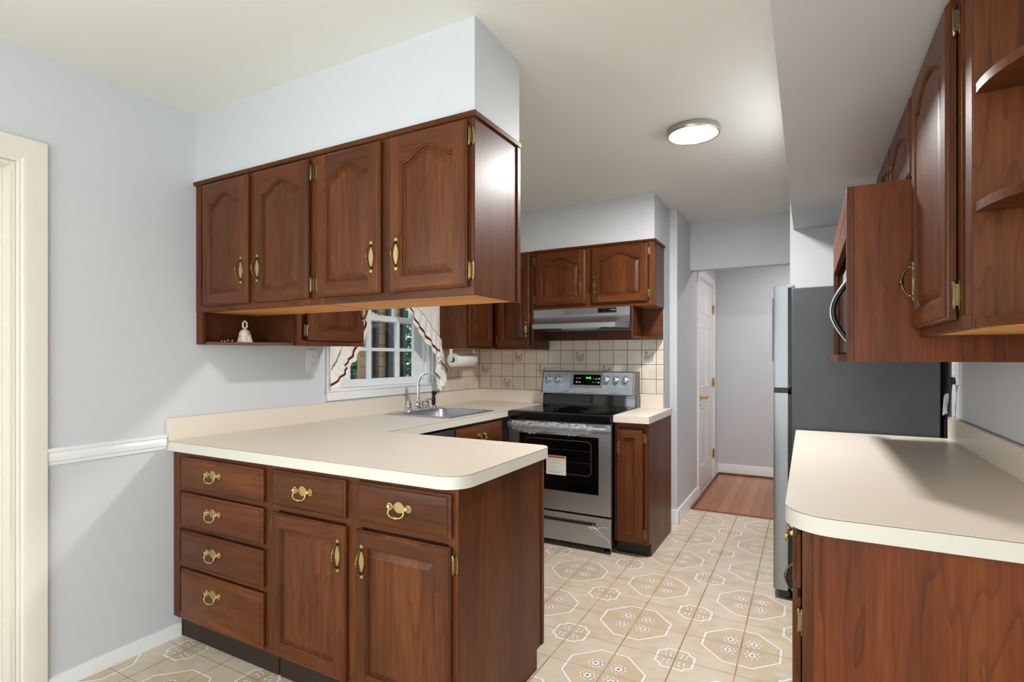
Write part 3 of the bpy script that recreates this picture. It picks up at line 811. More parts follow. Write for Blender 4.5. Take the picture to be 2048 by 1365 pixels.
for s in (-1, 1):
    bm = B(); lathe(bm, [(.024, .008), (.025, .014), (.018, .020), (.022, .032), (.022, .044), (.015, .056), (.016, .064), (.011, .072), (.004, .077)], (0, 0, 0), 'z', 18)
    tube(bm, [(0, s * .01, .067), (.004, s * .03, .068), (.006, s * .055, .070)], [.004, .0045, .006], 10)
    obj('lever', bm, CHROME, fc, (0, s * .10, 0), ang=50)
sy = thing('side_sprayer', 'black side sprayer in a chrome collar right of the faucet', 'sprayer', (.138, 1.700, .9225))
bm = B(); lathe(bm, [(.024, 0), (.025, .005), (.017, .012), (.015, .020)], (0, 0, 0), 'z', 20); obj('collar', bm, CHROME, sy)
bm = B(); lathe(bm, [(.012, .018), (.014, .03), (.016, .055), (.015, .075), (.0115, .090), (.0125, .098)], (0, 0, 0), 'z', 16)
ball(bm, (0, 0, .112), .018, 0, 12, (.95, .95, .9)); lathe(bm, [(.013, 0), (.013, .012)], (.010, 0, .112), 'x', 12); obj('spray_head', bm, BPLAS, sy)

# ------------------------------------------------------------------ range
rg = thing('range', 'stainless steel electric range with black glass top', 'range', (1.0725, 2.2, 0))
def L(x, y): return (x - 1.0725, y - 2.2)
bm = B(); box(bm, -.380, .380, -.315, .345, .035, .898, 0, .002); obj('body', bm, BENAM, rg)
bm = B(); box(bm, -.382, .382, -.342, .295, .898, .912, 0, .002); prism(bm, [(-.352, .871), (-.352, .908), (-.348, .914), (-.33, .916), (-.315, .912), (-.315, .871)], 'x', -.382, .382)
box(bm, -.376, .376, -.318, .225, .912, .9165, 0, .002); obj('cooktop', bm, BENAM, rg)
bm = B(); box(bm, -.372, .372, -.314, .215, .9168, .9182, 0, .0005); ck = obj('glass_top', bm, BGLASS, rg)
for bx, by, r in ((-.19, -.17, .11), (.19, -.17, .085), (-.19, .08, .085), (.19, .08, .11)):
    bm = B()
    for r2 in (r, r * .6): lathe(bm, [(r2 - .0015, 0), (r2 - .0015, .0003), (r2 + .0015, .0003), (r2 + .0015, 0), (r2 - .0015, 0)], (0, 0, 0), 'z', 48, 0, False)
    obj('burner_ring', bm, STEELD, ck, (bx, by, .9183))
bg = thing('tmp', 'x', 'x'); bpy.data.objects.remove(bg)
bm = B(); prism(bm, [(.225, .912), (.225, .925), (.232, 1.006), (.262, 1.010), (.262, .912)], 'x', -.379, .379); obj('rear_riser', bm, BGLASS, rg)
bm = B(); prism(bm, [(.205, 1.012), (.213, 1.0125), (.252, 1.182), (.258, 1.188), (.330, 1.188), (.330, .912), (.264, .912), (.264, 1.012)], 'x', -.381, .381); bgd = obj('backguard', bm, [STEEL, BENAM], rg)
for sx in (-1, 1):
    bm = B(); prism(bm, [(.203, 1.011), (.252, 1.186), (.257, 1.190), (.331, 1.190), (.331, .912), (.263, .912), (.263, 1.011)], 'x', sx * .3812, sx * .386); obj('end_cap', bm, BPLAS if sx > 9 else STEELD, rg)
# control face: tilted plane through (y=.213,z=1.0125) and (y=.252,z=1.182)
tilt = atan2(.252 - .213, 1.182 - 1.0125)
def face_y(z): return .213 + (z - 1.0125) * (.252 - .213) / (1.182 - 1.0125)
for kx in (-.328, -.245, .155, .231, .306):
    bm = B(); lathe(bm, [(.024, 0), (.024, -.006), (.021, -.008), (.0195, -.024), (.017, -.026), (.002, -.0262)], (0, 0, 0), 'y', 24); box(bm, -.005, .005, -.034, -.02, -.020, .020, 0, .002)
    obj('knob', bm, STEEL, rg, (kx, face_y(1.122) - .0005, 1.122), (-tilt, 0, 0))
dp = B(); prism(dp, [(x, z) for x, z in rounded(-.113, .113, -.0415, .0415, .008, (1, 1, 1, 1))], 'y', 0, -.003); dpo = obj('display', dp, BGLASS, rg, (-.005, face_y(1.122), 1.122), (-tilt, 0, 0))
text_mesh('clock_digits', '10:25', .021, LED, dpo, (.012, -.0034, .015), (radians(90), 0, 0))
for x, z, w, h in ((-.082, .012, .016, .005), (-.060, .012, .016, .005), (.055, .012, .007, .005), (.077, .012, .018, .003), (.077, .006, .018, .003), (.1, .010, .012, .010), (.053, -.018, .007, .007), (.077, -.019, .010, .004), (.098, -.020, .013, .010)):
    bm = B(); box(bm, x - w / 2, x + w / 2, -.0036, -.003, z - h / 2, z + h / 2); obj('key_label', bm, GREYL, dpo)
for P in ([(-.092, -.014), (-.074, -.014), (-.078, -.024), (-.088, -.024)], [(-.068, -.024), (-.050, -.024), (-.059, -.012)]):
    bm = B(); prism(bm, P, 'y', -.0036, -.003); obj('key_label', bm, GREYL, dpo)
text_mesh('nameplate', 'FRIGIDAIRE', .0105, PRINT, rg, (.0, face_y(1.062) - .0006, 1.062), (radians(90) - tilt, 0, 0))
# oven door
bm = B(); yf = -.342
for a, b, c, d in ((-.381, -.298, .250, .852), (.296, .381, .250, .852), (-.298, .296, .250, .383), (-.298, .296, .765, .852)): box(bm, a, b, yf, -.316, c, d)
for a, b in ((-.36, -.20), (-.18, -.02), (0, .16), (.19, .34)): box(bm, a, b, yf - .0006, yf + .002, .8445, .8475, 1)
od = obj('oven_door', bm, [STEEL, BPLAS], rg)
bm = B(); box(bm, -.298, .296, yf + .003, -.318, .383, .765); wd = obj('oven_window', bm, BGLASS, od)
bm = B(); pr = rounded(-.25, .245, .50, .735, .03, (1, 1, 1, 1)); n = len(pr); pi_ = rounded(-.244, .239, .506, .729, .026, (1, 1, 1, 1))
A = [bm.verts.new((x, yf + .0026, z)) for x, z in pr]; Bv = [bm.verts.new((x, yf + .0026, z)) for x, z in pi_]
for i in range(n): bm.faces.new((A[i], A[(i + 1) % n], Bv[(i + 1) % n], Bv[i]))
for z in (.585, .665): box(bm, -.24, .235, yf + .0024, yf + .003, z, z + .002)
obj('window_border', bm, STEELD, wd)
bm = B(); box(bm, -.085, .062, yf + .001, yf + .0028, .490, .622, 0); box(bm, -.080, .058, yf + .0006, yf + .0012, .606, .619, 1)
random.seed(3)
for k in range(14):
    z = .597 - k * .0072; w = random.uniform(.06, .13); box(bm, -.078, -.078 + w, yf + .0006, yf + .0012, z - .0012, z + .0006 + (.002 if k > 11 else 0), 2)
obj('warning_sticker', bm, [PAPER, ORANGE, GREYL], wd, label='white paper sticker with an orange band and grey print')
bm = B(); prism(bm, [(yf - .052, .806), (yf - .054, .820), (yf - .051, .838), (yf - .043, .842), (yf - .034, .838), (yf - .032, .820), (yf - .034, .806), (yf - .043, .802)], 'x', -.365, .365)
for s in (-1, 1): box(bm, s * .352 - .012, s * .352 + .012, yf - .04, yf, .808, .836, 0, .003)
obj('oven_handle', bm, STEEL, od)
bm = B()
for a, b, c, d in ((-.381, .381, .045, .168), (-.381, -.29, .168, .200), (.276, .381, .168, .200), (-.381, .381, .200, .237)): box(bm, a, b, yf, -.316, c, d)
box(bm, -.29, .276, yf + .022, -.316, .168, .200, 1); prism(bm, [(yf + .020, .168), (yf - .004, .170), (yf - .004, .176), (yf + .002, .178), (yf + .020, .172)], 'x', -.29, .276, 0)
obj('storage_drawer', bm, [STEEL, STEELD], rg)
for sx in (-.33, .33):
    for sy in (-.27, .28):
        bm = B(); lathe(bm, [(.02, 0), (.02, .012), (.008, .014), (.008, .036)], (0, 0, 0), 'z', 14); obj('foot', bm, BPLAS, rg, (sx, sy, 0))

# plastic left on the new range
random.seed(11)
def crumple(bm, x0, x1, yc, zc, ry, rz, n=90, m=22):
    rings = []
    for i in range(n + 1):
        x = x0 + (x1 - x0) * i / n; ring = []
        e = 1 if 0 < i < n else .9
        for k in range(m):
            a = 2 * pi * k / m
            q = .95 + .10 * sin(5 * a + x * 60) + .08 * random.uniform(-1, 1) + .12 * sin(x * 150 + 3 * a) + .10 * sin(x * 37)
            droop = .010 * max(0, -sin(a)) * (1 + sin(x * 23)) 
            ring.append(bm.verts.new((x + random.uniform(-.002, .002), yc + ry * q * e * cos(a), zc + rz * q * e * sin(a) - droop)))
        rings.append(ring)
    for A, Bq in zip(rings, rings[1:]):
        for k in range(m): bm.faces.new((A[k], A[(k + 1) % m], Bq[(k + 1) % m], Bq[k]))
bm = B(); crumple(bm, 1.0725 - .33, 1.0725 + .27, 2.2 - .342 - .0435, .820, .020, .030, 110, 26)
solo('plastic_wrap', bm, WRAP, 'crumpled clear plastic wrap around the oven door handle', 'plastic wrap', ang=38)
bm = B(); nx, nz = 60, 12; g = []
for i in range(nx + 1):
    for k in range(nz + 1):
        x = .70 + .735 * i / nx; z = 1.035 + .145 * k / nz - (.018 * abs(sin(i * .19)) if k < 2 else 0)
        y = 2.2 + face_y(z) - .0065 - .004 * abs(sin(i * .55 + k * 1.4)) - .004 * random.random() - (.006 * abs(sin(i * .33)) if k < 4 else 0)
        g.append(bm.verts.new((x, y - (.030 if .0 else 0), z)))
for i in range(nx):
    for k in range(nz):
        x = .70 + .735 * (i + .5) / nx; z = 1.035 + .145 * (k + .5) / nz
        near = any(hypot(x - 1.0725 - kx, z - 1.122) < .034 for kx in (-.328, -.245, .155, .231, .306)) or (abs(x - 1.0675) < .135 and abs(z - 1.122) < .06)
        if near: continue
        a = i * (nz + 1) + k; bm.faces.new((g[a], g[a + nz + 1], g[a + nz + 2], g[a + 1]))
for v in [v for v in bm.verts if not v.link_faces]: bm.verts.remove(v)
solo('plastic_film', bm, FILM, 'thin wrinkled protective film over the range control panel', 'plastic film', ang=20)
bm = B()
yfw = 2.2 - .342 - .004
for P, r in (([(1.30, yfw, .176), (1.35, yfw - .006, .166), (1.39, yfw - .004, .178), (1.44, yfw - .004, .182), (1.452, yfw, .205), (1.455, yfw + .002, .235)], .0022),
             ([(1.285, yfw, .172), (1.33, yfw - .006, .148), (1.38, yfw - .006, .125), (1.43, yfw - .008, .108), (1.452, yfw - .012, .08), (1.462, yfw - .016, .03), (1.464, yfw - .018, .003)], .0024),
             ([(1.30, yfw - .002, .168), (1.36, yfw - .008, .158), (1.40, yfw - .006, .128)], .0035), ([(1.33, yfw, .188), (1.345, yfw - .008, .168), (1.37, yfw - .006, .164)], .004)):
    pts = spline(P, 6); tube(bm, pts, [r * random.uniform(.6, 1.5) for _ in pts], 7)
solo('plastic_strip', bm, WRAP, 'torn plastic strip hanging from the range drawer handle', 'plastic strip')

# small counter and cabinet right of the range
cabinet('narrow_base_cabinet', 'narrow cherry base cabinet right of the range', (1.461, 1.915), 0, .226, .640, 0, .871,
        [dict(kind='door', x0=.013, x1=.190, z0=.098, z1=.828, fw=.05, grip=(.034, .69), hinge='R')], frame(.226, .088, .871, st=.03), toe=(.05, .088, 0, BLK_TOE))
cs = thing('small_countertop', 'small cream laminate countertop right of the range', 'countertop', (1.46, 1.88, .873), 0, 'cream laminate countertops')
bm = B(); slabs(bm, [(.0, 0), (.236, 0), (.236, .679), (.0, .679)]); obj('countertop_slab', bm, [LAM, LAM, LAME], cs)
bm = B(); box(bm, 0, .172, .6615, .679, .044, .1465, 0, .001); obj('backsplash', bm, LAM, cs)

# ------------------------------------------------------------------ peninsula wall cabinets (face at y=0)
def two_doors(name, label, x, Wd, doors, grips, z0, z1, y=0, D=.322, arch=.046, mull=None, right=True, left=True, group=None, hz=None, under=OAK, top=True):
    return cabinet(name, label, (x, y), 0, Wd, D, z0, z1,
        [dict(kind='door', x0=a - x, x1=b - x, z0=c, z1=d, arch=arch, grip=(gx - x, gz), hinge=h) for (a, b, c, d, h), (gx, gz) in zip(doors, grips)],
        frame(Wd, z0, z1, xs=[mull] if mull else []), under=under, top=top, left=left, right=right, group=group)
two_doors('wall_cabinet', 'left cherry wall cabinet hanging over the peninsula beside the left wall', .002, .829,
          [(.080, .411, 1.540, 2.108, 'L'), (.452, .794, 1.540, 2.108, 'R')], [(.375, 1.685), (.486, 1.685)], 1.513, ZT, mull=(.39, .47), right=False)
two_doors('wall_cabinet', 'right cherry wall cabinet at the free end over the peninsula', .832, .752,
          [(.843, 1.177, 1.540, 2.108, 'L'), (1.225, 1.564, 1.540, 2.108, 'R')], [(1.142, 1.675), (1.262, 1.675)], 1.513, ZT, mull=(.325, .415), left=False)
bm = B(); box(bm, 1.5862, 1.592, .300, .3235, 1.513, 2.116, 0, .001)
pe = [o for o in COL.objects if o.name == 'wall_cabinet.001'][0]
for v in bm.verts: v.co -= Vector((.832, 0, 1.513))
obj('back_stile', bm, WV, pe)

# corner cabinet on the left wall with the open nook below the peninsula cabinets
nk = thing('corner_wall_cabinet', 'cherry corner cabinet on the left wall with open nook shelf and small door', 'cabinet', (0, .33, 1.36), 0, 'cherry wall cabinets')
def N(bm):
    for v in bm.verts: v.co -= Vector((0, .33, 1.36))
    return bm
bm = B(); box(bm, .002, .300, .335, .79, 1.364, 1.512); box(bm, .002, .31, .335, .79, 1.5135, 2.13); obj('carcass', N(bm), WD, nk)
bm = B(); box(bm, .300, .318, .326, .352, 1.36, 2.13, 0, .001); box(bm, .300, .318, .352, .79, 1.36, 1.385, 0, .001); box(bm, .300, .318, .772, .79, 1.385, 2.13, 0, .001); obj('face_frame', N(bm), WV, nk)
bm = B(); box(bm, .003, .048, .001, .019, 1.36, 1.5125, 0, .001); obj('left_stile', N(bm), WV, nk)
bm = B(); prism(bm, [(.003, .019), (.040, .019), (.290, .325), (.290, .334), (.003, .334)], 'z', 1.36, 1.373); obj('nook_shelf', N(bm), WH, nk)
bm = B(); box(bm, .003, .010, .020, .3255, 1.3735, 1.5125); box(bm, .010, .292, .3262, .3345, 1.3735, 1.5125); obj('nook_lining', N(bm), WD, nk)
me = front_mesh('door', .395, .735, 0, .05)
d = link('door', me, nk, (.3185, .385 - .33, .027), (0, 0, radians(90)))
link('handle', PULL, d, (.375, -.0192, .175)); link('hinge', HINGE_L, d, (-.005, 0, .05))

# right of the window: corner pair
cabinet('wall_cabinet', 'cherry wall cabinet with a dark end panel right of the window', (.309, 1.88), radians(90), .679, .306, 1.364, ZT,
        [dict(kind='door', x0=.012, x1=.362, z0=1.385, z1=2.108, arch=.046, grip=(.060, 1.52))], frame(.386, 1.364, ZT, st=.03), right=False, under=OAKY)
cabinet('wall_cabinet', 'cherry wall cabinet with single arched door left of the range hood', (.332, 2.269), 0, .357, .289, 1.360, ZT,
        [dict(kind='door', x0=.030, x1=.325, z0=1.386, z1=2.106, arch=.046, grip=(.298, 1.52), hinge='L')], frame(.357, 1.360, ZT, st=.03), left=False, under=OAK)
# over the range
r_ = two_doors('wall_cabinet', 'cherry wall cabinet with two arched doors above the range hood', .691, .943,
          [(.709, 1.125, 1.696, 2.108, 'L'), (1.172, 1.589, 1.696, 2.108, 'R')], [(1.087, 1.838), (1.198, 1.834)], 1.668, ZT, 2.269, .289, .05, (.425, .49), True, False, None, None, OAK)
# nook right of the hood: back board, divider and quarter shelf
def Q(bm):
    for v in bm.verts: v.co -= Vector((.691, 2.269, 1.668))
    return bm
bm = B(); prism(bm, [(2.540, 1.4365), (2.552, 1.4365), (2.552, 1.667), (2.540, 1.667)], 'x', .693, 1.632); obj('back_board', Q(bm), WH, r_)
bm = B(); box(bm, 1.468, 1.480, 2.272, 2.540, 1.452, 1.667, 0, .001); obj('divider', Q(bm), WV, r_)
bm = B(); P = [(1.468, 2.5395), (1.468, 2.275)] + [(1.480 + .152 * sin(a), 2.5395 - .2645 * cos(a)) for a in [pi / 2 * k / 12 for k in range(13)]]
prism(bm, P, 'z', 1.437, 1.451); obj('nook_shelf', Q(bm), WH, r_)
bm = B(); box(bm, 1.622, 1.632, 2.40, 2.5395, 1.4515, 1.667); bm.free()

# range hood
hd = thing('range_hood', 'stainless steel under-cabinet range hood', 'range hood', (1.0775, 2.33, 1.51))
def HL(x, y, z): return (x - 1.0775, y - 2.33, z - 1.51)
bm = B()
rings = [[(.692, 2.539, 1.667), (.692, 2.255, 1.667), (1.463, 2.255, 1.667), (1.463, 2.539, 1.667)], [(.692, 2.539, 1.606), (.692, 2.255, 1.606), (1.463, 2.255, 1.606), (1.463, 2.539, 1.606)],
         [(.692, 2.539, 1.602), (.692, 2.252, 1.602), (1.463, 2.252, 1.602), (1.463, 2.539, 1.602)],
         [(.692, 2.539, 1.556), (.760, 2.112, 1.556), (1.402, 2.112, 1.556), (1.463, 2.539, 1.556)], [(.692, 2.539, 1.546), (.758, 2.098, 1.546), (1.404, 2.098, 1.546), (1.463, 2.539, 1.546)],
         [(.692, 2.539, 1.512), (.758, 2.098, 1.512), (1.404, 2.098, 1.512), (1.463, 2.539, 1.512)]]
# keep the full-width side corner at the cabinet face so the sides chamfer in front of it
def six(r, full): return [r[0], full[0], r[1], r[2], full[1], r[3]]
RR = []
for r in rings:
    z = r[0][2]; yb = 2.262
    RR.append([bm.verts.new(HL(*p)) for p in (r[0], (.692, max(yb, r[1][1]), z), r[1], r[2], (1.463, max(yb, r[2][1]), z), r[3])])
for a, b in zip(RR, RR[1:]):
    for i in range(6): bm.faces.new((a[i], a[(i + 1) % 6], b[(i + 1) % 6], b[i]))
bm.faces.new(RR[0])
bmesh.ops.dissolve_degenerate(bm, dist=1e-5, edges=bm.edges)
obj('canopy', bm, STEEL, hd, ang=20)
bm = B(); prism(bm, [HL(*p, 0)[:2] for p in ((.694, 2.537), (.694, 2.262), (.762, 2.104), (1.400, 2.104), (1.461, 2.262), (1.461, 2.537))], 'z', .004, .008); obj('bottom_pan', bm, STEELD, hd)
bm = B(); box(bm, *[v for v in (-.10, .20)], -.19, .10, -.004, .0035, 0, .002); obj('grease_filter', bm, STEEL, hd)
bm = B(); box(bm, .16, .24, -.18, -.12, -.006, .003, 0, .002); obj('lamp_cover', bm, BPLAS, hd)
for i in range(3):
    x0 = .949 - 1.0775 + i * .0895; bm = B(); box(bm, x0, x0 + .083, -.0762, -.075, .112, .152, 0)
    for k in range(5): box(bm, x0 + .002, x0 + .081, -.0775, -.0762, .1145 + k * .0075, .1185 + k * .0075, 1)
    obj('vent_grille', bm, [PRINT, STEEL], hd)
bm = B(); box(bm, 1.220 - 1.0775, 1.364 - 1.0775, -.078, -.075, .116, .153, 0, .001); cp = obj('control_plate', bm, BPLAS, hd)
for x in (.158, .198):
    bm = B(); box(bm, x, x + .03, -.082, -.078, .126, .142, 0, .002); obj('switch', bm, BENAM, cp)
text_mesh('maker_mark', 'NuTone', .011, WPLAS, cp, (.2635, -.0785, .137), (radians(90), 0, 0))

# ------------------------------------------------------------------ right side: base, counter, wall cabinets
r_ = cabinet('right_base_cabinet', 'cherry base cabinet under the right countertop', (2.566, 1.655), radians(-90), 1.690, .605, 0, .871,
        [f for k in range(3) for f in (dict(kind='drawer', x0=.03 + .555 * k, x1=.545 + .555 * k, z0=.715, z1=.850, grip=(.29 + .555 * k, .787)),
                                      dict(kind='door', x0=.03 + .555 * k, x1=.545 + .555 * k, z0=.118, z1=.69, grip=(.09 + .555 * k, .575), hinge='R'))],
        frame(1.69, .105, .871, xs=[(.53, .60), (1.085, 1.155)], zs=[(.04, .53, .69, .715), (.60, 1.085, .69, .715), (1.155, 1.65, .69, .715)]), toe=(.06, .105, 0, TOE), left=False, sidemat=WP)
bm = B(); box(bm, 1.6917, 1.696, -.0005, .021, .105, .870, 0, .001); obj('corner_stile', bm, WV, r_)
cr = thing('right_countertop', 'cream laminate countertop with rounded corner on the right side', 'countertop', (2.526, -.066, .873), 0, 'cream laminate countertops')
bm = B(); slabs(bm, rounded(0, .652, 0, 1.726, .11, (1, 0, 0, 0))); obj('countertop_slab', bm, [LAM, LAME, SEAM], cr)
bm = B(); box(bm, .631, .650, 0, 1.726, .044, .1465, 0, .001); box(bm, .6505, .6525, .001, 1.725, .06, .1475, 1); obj('backsplash', bm, [LAM, PRINT], cr)

cabinet('wall_cabinet', 'nearest cherry wall cabinet with tall arched door on the right', (2.875, .470), radians(-90), .582, .302, 1.360, ZT,
        [dict(kind='door', x0=.012, x1=.472, z0=1.384, z1=2.108, arch=.05, grip=(.045, 1.525), hinge='R')], frame(.582, 1.360, ZT, xs=[(.44, .50)], st=.05), under=OAK, right=True, left=True)
es = thing('end_shelf', 'cherry open end shelf with quarter-round boards at the right edge', 'shelf', (3.177, -.115, 1.360))
for k, z in enumerate((0, .2375, .482, .765)):
    bm = B(); P = [(0, -.001)] + [(-.297 * cos(a), -.001 - .29 * sin(a)) for a in [pi / 2 * i / 20 for i in range(21)]]
    prism(bm, P, 'z', z, z + .019, 0)
    obj('shelf_board', bm, WH if k else [WH], es)
bm = B(); P = [(0, -.001)] + [(-.29 * cos(a), -.001 - .283 * sin(a)) for a in [pi / 2 * i / 20 for i in range(21)]]
prism(bm, P, 'z', -.002, -.0002); obj('bottom_veneer', bm, OAKY, es)
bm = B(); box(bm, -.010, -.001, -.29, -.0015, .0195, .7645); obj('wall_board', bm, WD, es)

cabinet('wall_cabinet', 'short cherry wall cabinet with two doors above the microwave box', (2.875, 1.46), radians(-90), .985, .302, 1.847, ZT,
        [dict(kind='door', x0=.075, x1=.505, z0=1.866, z1=2.108, arch=.04, fw=.048, grip=(.47, 1.965), hinge='L'), dict(kind='door', x0=.52, x1=.957, z0=1.866, z1=2.108, arch=.04, fw=.048, grip=(.555, 1.955), hinge='R')],
        frame(.985, 1.847, ZT), under=OAK)
mb = thing('microwave_box', 'deep cherry microwave shelf box hanging under the short right cabinet', 'cabinet', (2.93, .965, 1.285))
def M(bm):
    for v in bm.verts: v.co -= Vector((2.93, .965, 1.285))
    return bm
y0, y1, xf = .482, 1.452, 2.688
def side_path(ya, yb):
    return ya, yb
bm = B(); prism(bm, [(xf + .02, 1.285), (3.176, 1.285), (3.176, 1.8445), (xf + .02, 1.8445)], 'y', y0, y0 + .016); obj('near_side_panel', M(bm), WP, mb)
bm = B(); prism(bm, [(xf + .02, 1.285), (3.176, 1.285), (3.176, 1.8445), (xf + .02, 1.8445)], 'y', y1 - .016, y1); obj('far_side_panel', M(bm), WP, mb)
bm = B(); box(bm, xf, xf + .0195, y0 - .001, y0 + .034, 1.285, 1.8445, 0, .001); box(bm, xf, xf + .0195, y1 - .034, y1 + .001, 1.285, 1.8445, 0, .001)
box(bm, xf, xf + .0195, y0 + .034, y1 - .034, 1.69, 1.772, 0, .001); box(bm, xf, xf + .0195, y0 + .034, y1 - .034, 1.776, 1.8445, 0, .001); obj('face_frame', M(bm), WV, mb)
bm = B(); box(bm, xf + .02, 3.176, y0 + .0165, y1 - .0165, 1.83, 1.8445); obj('top_board', M(bm), WY, mb)
bm = B(); box(bm, xf - .026, 3.176, y0 + .034, y1 + .10, 1.287, 1.309, 0, .002)
bm.free(); bm = B(); prism(bm, [(xf - .024, y0 + .037), (xf - .001, y0 + .037), (xf - .001, y0 + .0345), (xf + .02, y0 + .0345), (xf + .02, y0 + .0165), (3.17, y0 + .0165), (3.17, y1 - .0165), (xf + .02, y1 - .0165), (xf + .02, y1 - .0345), (xf - .001, y1 - .0345), (xf - .001, y1 + .07), (xf - .024, y1 + .07)], 'z', 1.286, 1.3085)
obj('bottom_board', M(bm), WY, mb)
bm = B(); box(bm, 3.168, 3.176, y0 + .0165, y1 - .0165, 1.309, 1.829); obj('back_panel', M(bm), OAKY, mb)
mw = thing('microwave', 'microwave with bowed black handle inside the wooden box', 'microwave', (2.95, .965, 1.3095))
bm = B(); box(bm, -.22, .20, -.36, .36, .006, .33, 0, .004); obj('housing', bm, BPLAS, mw)
bm = B(); box(bm, -.243, -.2205, -.18, .359, .008, .328, 0, .003); obj('door', bm, BGLASS, mw)
bm = B(); box(bm, -.243, -.2205, -.359, -.184, .008, .328, 0, .003); box(bm, -.2445, -.243, -.357, -.352, .03, .30, 1); box(bm, -.2445, -.243, -.19, -.186, .03, .30, 1); obj('control_panel', bm, [BPLAS, STEEL], mw)
bm = B(); pts = [(-.243 - .052 * sin(pi * k / 20), -.215, .045 + .225 * k / 20) for k in range(21)]
tube(bm, [(p[0] + .006, p[1], p[2]) for p in pts], .0085, 10, 0); tube(bm, [(p[0] - .003, p[1], p[2]) for p in pts], .0042, 10, 1); obj('handle', bm, [BPLAS, STEEL], mw)

# fridge
fr = thing('refrigerator', 'stainless steel top-freezer refrigerator with charcoal side', 'refrigerator', (2.82, 2.045, 0))
bm = B(); box(bm, -.315, .315, -.362, .362, .045, 1.668, 0, .004); obj('body', bm, FRSIDE, fr)
def fdoor(z0, z1):
    bm = B(); P = [(-.332, -.362), (-.332, .362), (-.385, .362), (-.402, .355), (-.405, .30), (-.416, .0), (-.405, -.30), (-.402, -.355), (-.385, -.362)]
    prism(bm, P, 'z', z0, z1); return bm
for nm, z0, z1 in (('freezer_door', 1.136, 1.682), ('fridge_door', .052, 1.108)):
    bm = fdoor(z0, z1); fd = obj(nm, bm, STEELF, fr, ang=30)
    bm = B(); box(bm, -.331, -.316, -.352, .352, z0 + .008, z1 - .008); obj('gasket', bm, BPLAS, fd)
bm = B(); box(bm, -.40, -.33, -.352, -.315, 1.1085, 1.1355, 0, .003); lathe(bm, [(.008, -.02), (.008, .02)], (-.36, -.33, 1.122), 'z', 10); obj('hinge', bm, BPLAS, fr)
bm = B(); box(bm, -.34, -.30, -.36, -.33, 1.669, 1.684, 0, .003); obj('hinge_cover', bm, STEELF, fr)
bm = B(); box(bm, -.375, -.32, -.35, .35, .012, .046, 0, .004); box(bm, -.34, -.26, -.355, -.30, 0, .012, 0, .002); box(bm, -.34, -.26, .30, .355, 0, .012, 0, .002); box(bm, .25, .31, -.34, .34, 0, .045); obj('base_grille', bm, BPLAS, fr)
bm = B(); box(bm, -.409, -.402, -.358, -.342, 1.28, 1.62, 0, .002); obj('freezer_handle_edge', bm, STEELD, fr)

# ------------------------------------------------------------------ outlets, cord
def outlet(name, label, loc, rz):
    r = thing(name, label, 'outlet', loc, rz, 'white wall outlets')
    bm = B(); box(bm, -.041, .041, -.006, -.0005, -.063, .063, 0, .003); obj('cover_plate', bm, WPLAS, r)
    for z in (.024, -.026):
        bm = B(); box(bm, -.016, .018, -.0075, -.006, z - .018, z + .018, 0, .001)
        for x in (-.006, .007): box(bm, x - .001, x + .001, -.008, -.0074, z + .002, z + .010, 1)
        lathe(bm, [(.0026, -.0074), (.0026, -.008)], (.0005, 0, z - .007), 'y', 8, 1); obj('receptacle', bm, [WPLAS, PRINT], r)
    return r
outlet('wall_outlet', 'white duplex outlet on the wall under the corner cabinet', (.0, .692, 1.28), radians(90))
outlet('wall_outlet', 'white outlet plate behind the refrigerator above the right countertop', (XR, 1.590, 1.235), radians(-90))
pc = thing('power_cord', 'black refrigerator power cord with a white tag plugged in beside it', 'cord', (XR, 1.60, 1.19))
bm = B(); box(bm, -.034, -.009, -.014, .014, -.016, .018, 0, .004); obj('plug', bm, BPLAS, pc)
bm = B(); tube(bm, spline([(-.020, 0, -.014), (-.022, .004, -.05), (-.024, .012, -.09), (-.027, .022, -.14), (-.028, .05, -.17), (-.028, .078, -.22), (-.024, .085, -.55), (-.02, .10, -.95), (-.02, .11, -1.18)], 6), .0042, 8); obj('cable', bm, BPLAS, pc)
bm = B(); P = [(-.006, .0), (.008, .004), (.018, -.010), (.010, -.088), (-.022, -.098), (-.014, -.012)]
prism(bm, P, 'x', -.0325, -.0317, 0); prism(bm, [(.000, -.035), (.005, -.034), (.000, -.080), (-.006, -.081)], 'x', -.0329, -.0325, 1); obj('tag', bm, [PAPER, ORANGE], pc, (-.014, -.006, -.062), (0, 0, radians(-50)))

# ------------------------------------------------------------------ lamp
la = thing('ceiling_lamp', 'round flush ceiling lamp with nickel rim, switched on', 'lamp', (2.069, 1.305, ZC), 0, 'flush ceiling lamps')
bm = B(); lathe(bm, [(.118, -.028), (.120, -.032), (.127, -.032), (.129, -.029), (.129, -.006), (.126, -.0005)], (0, 0, 0), 'z', 64)
bm2 = B(); obj('rim', bm, NICKEL, la)
bm2.free()
bm = B(); lathe(bm, [(.001, -.031), (.10, -.031), (.1175, -.0295)], (0, 0, 0), 'z', 64); obj('diffuser', bm, DIFF, la)
hl = thing('hallway_lamp', 'small white ceiling lamp in the hallway beyond the refrigerator', 'lamp', (2.75, 4.05, ZC), 0, 'flush ceiling lamps')
bm = B(); lathe(bm, [(.14, -.001), (.14, -.03), (.13, -.035)], (0, 0, 0), 'z', 40); obj('rim', bm, WPLAS, hl)
bm = B(); lathe(bm, [(.001, -.07), (.06, -.065), (.11, -.05), (.129, -.034)], (0, 0, 0), 'z', 40); obj('diffuser', bm, DIFF, hl)
dl = thing('dining_fill_lamp', 'unseen ceiling lamp added behind the viewpoint for fill light', 'lamp', (1.7, -3.0, ZC), 0, 'flush ceiling lamps')  # made-up fixture that carries the dining fill
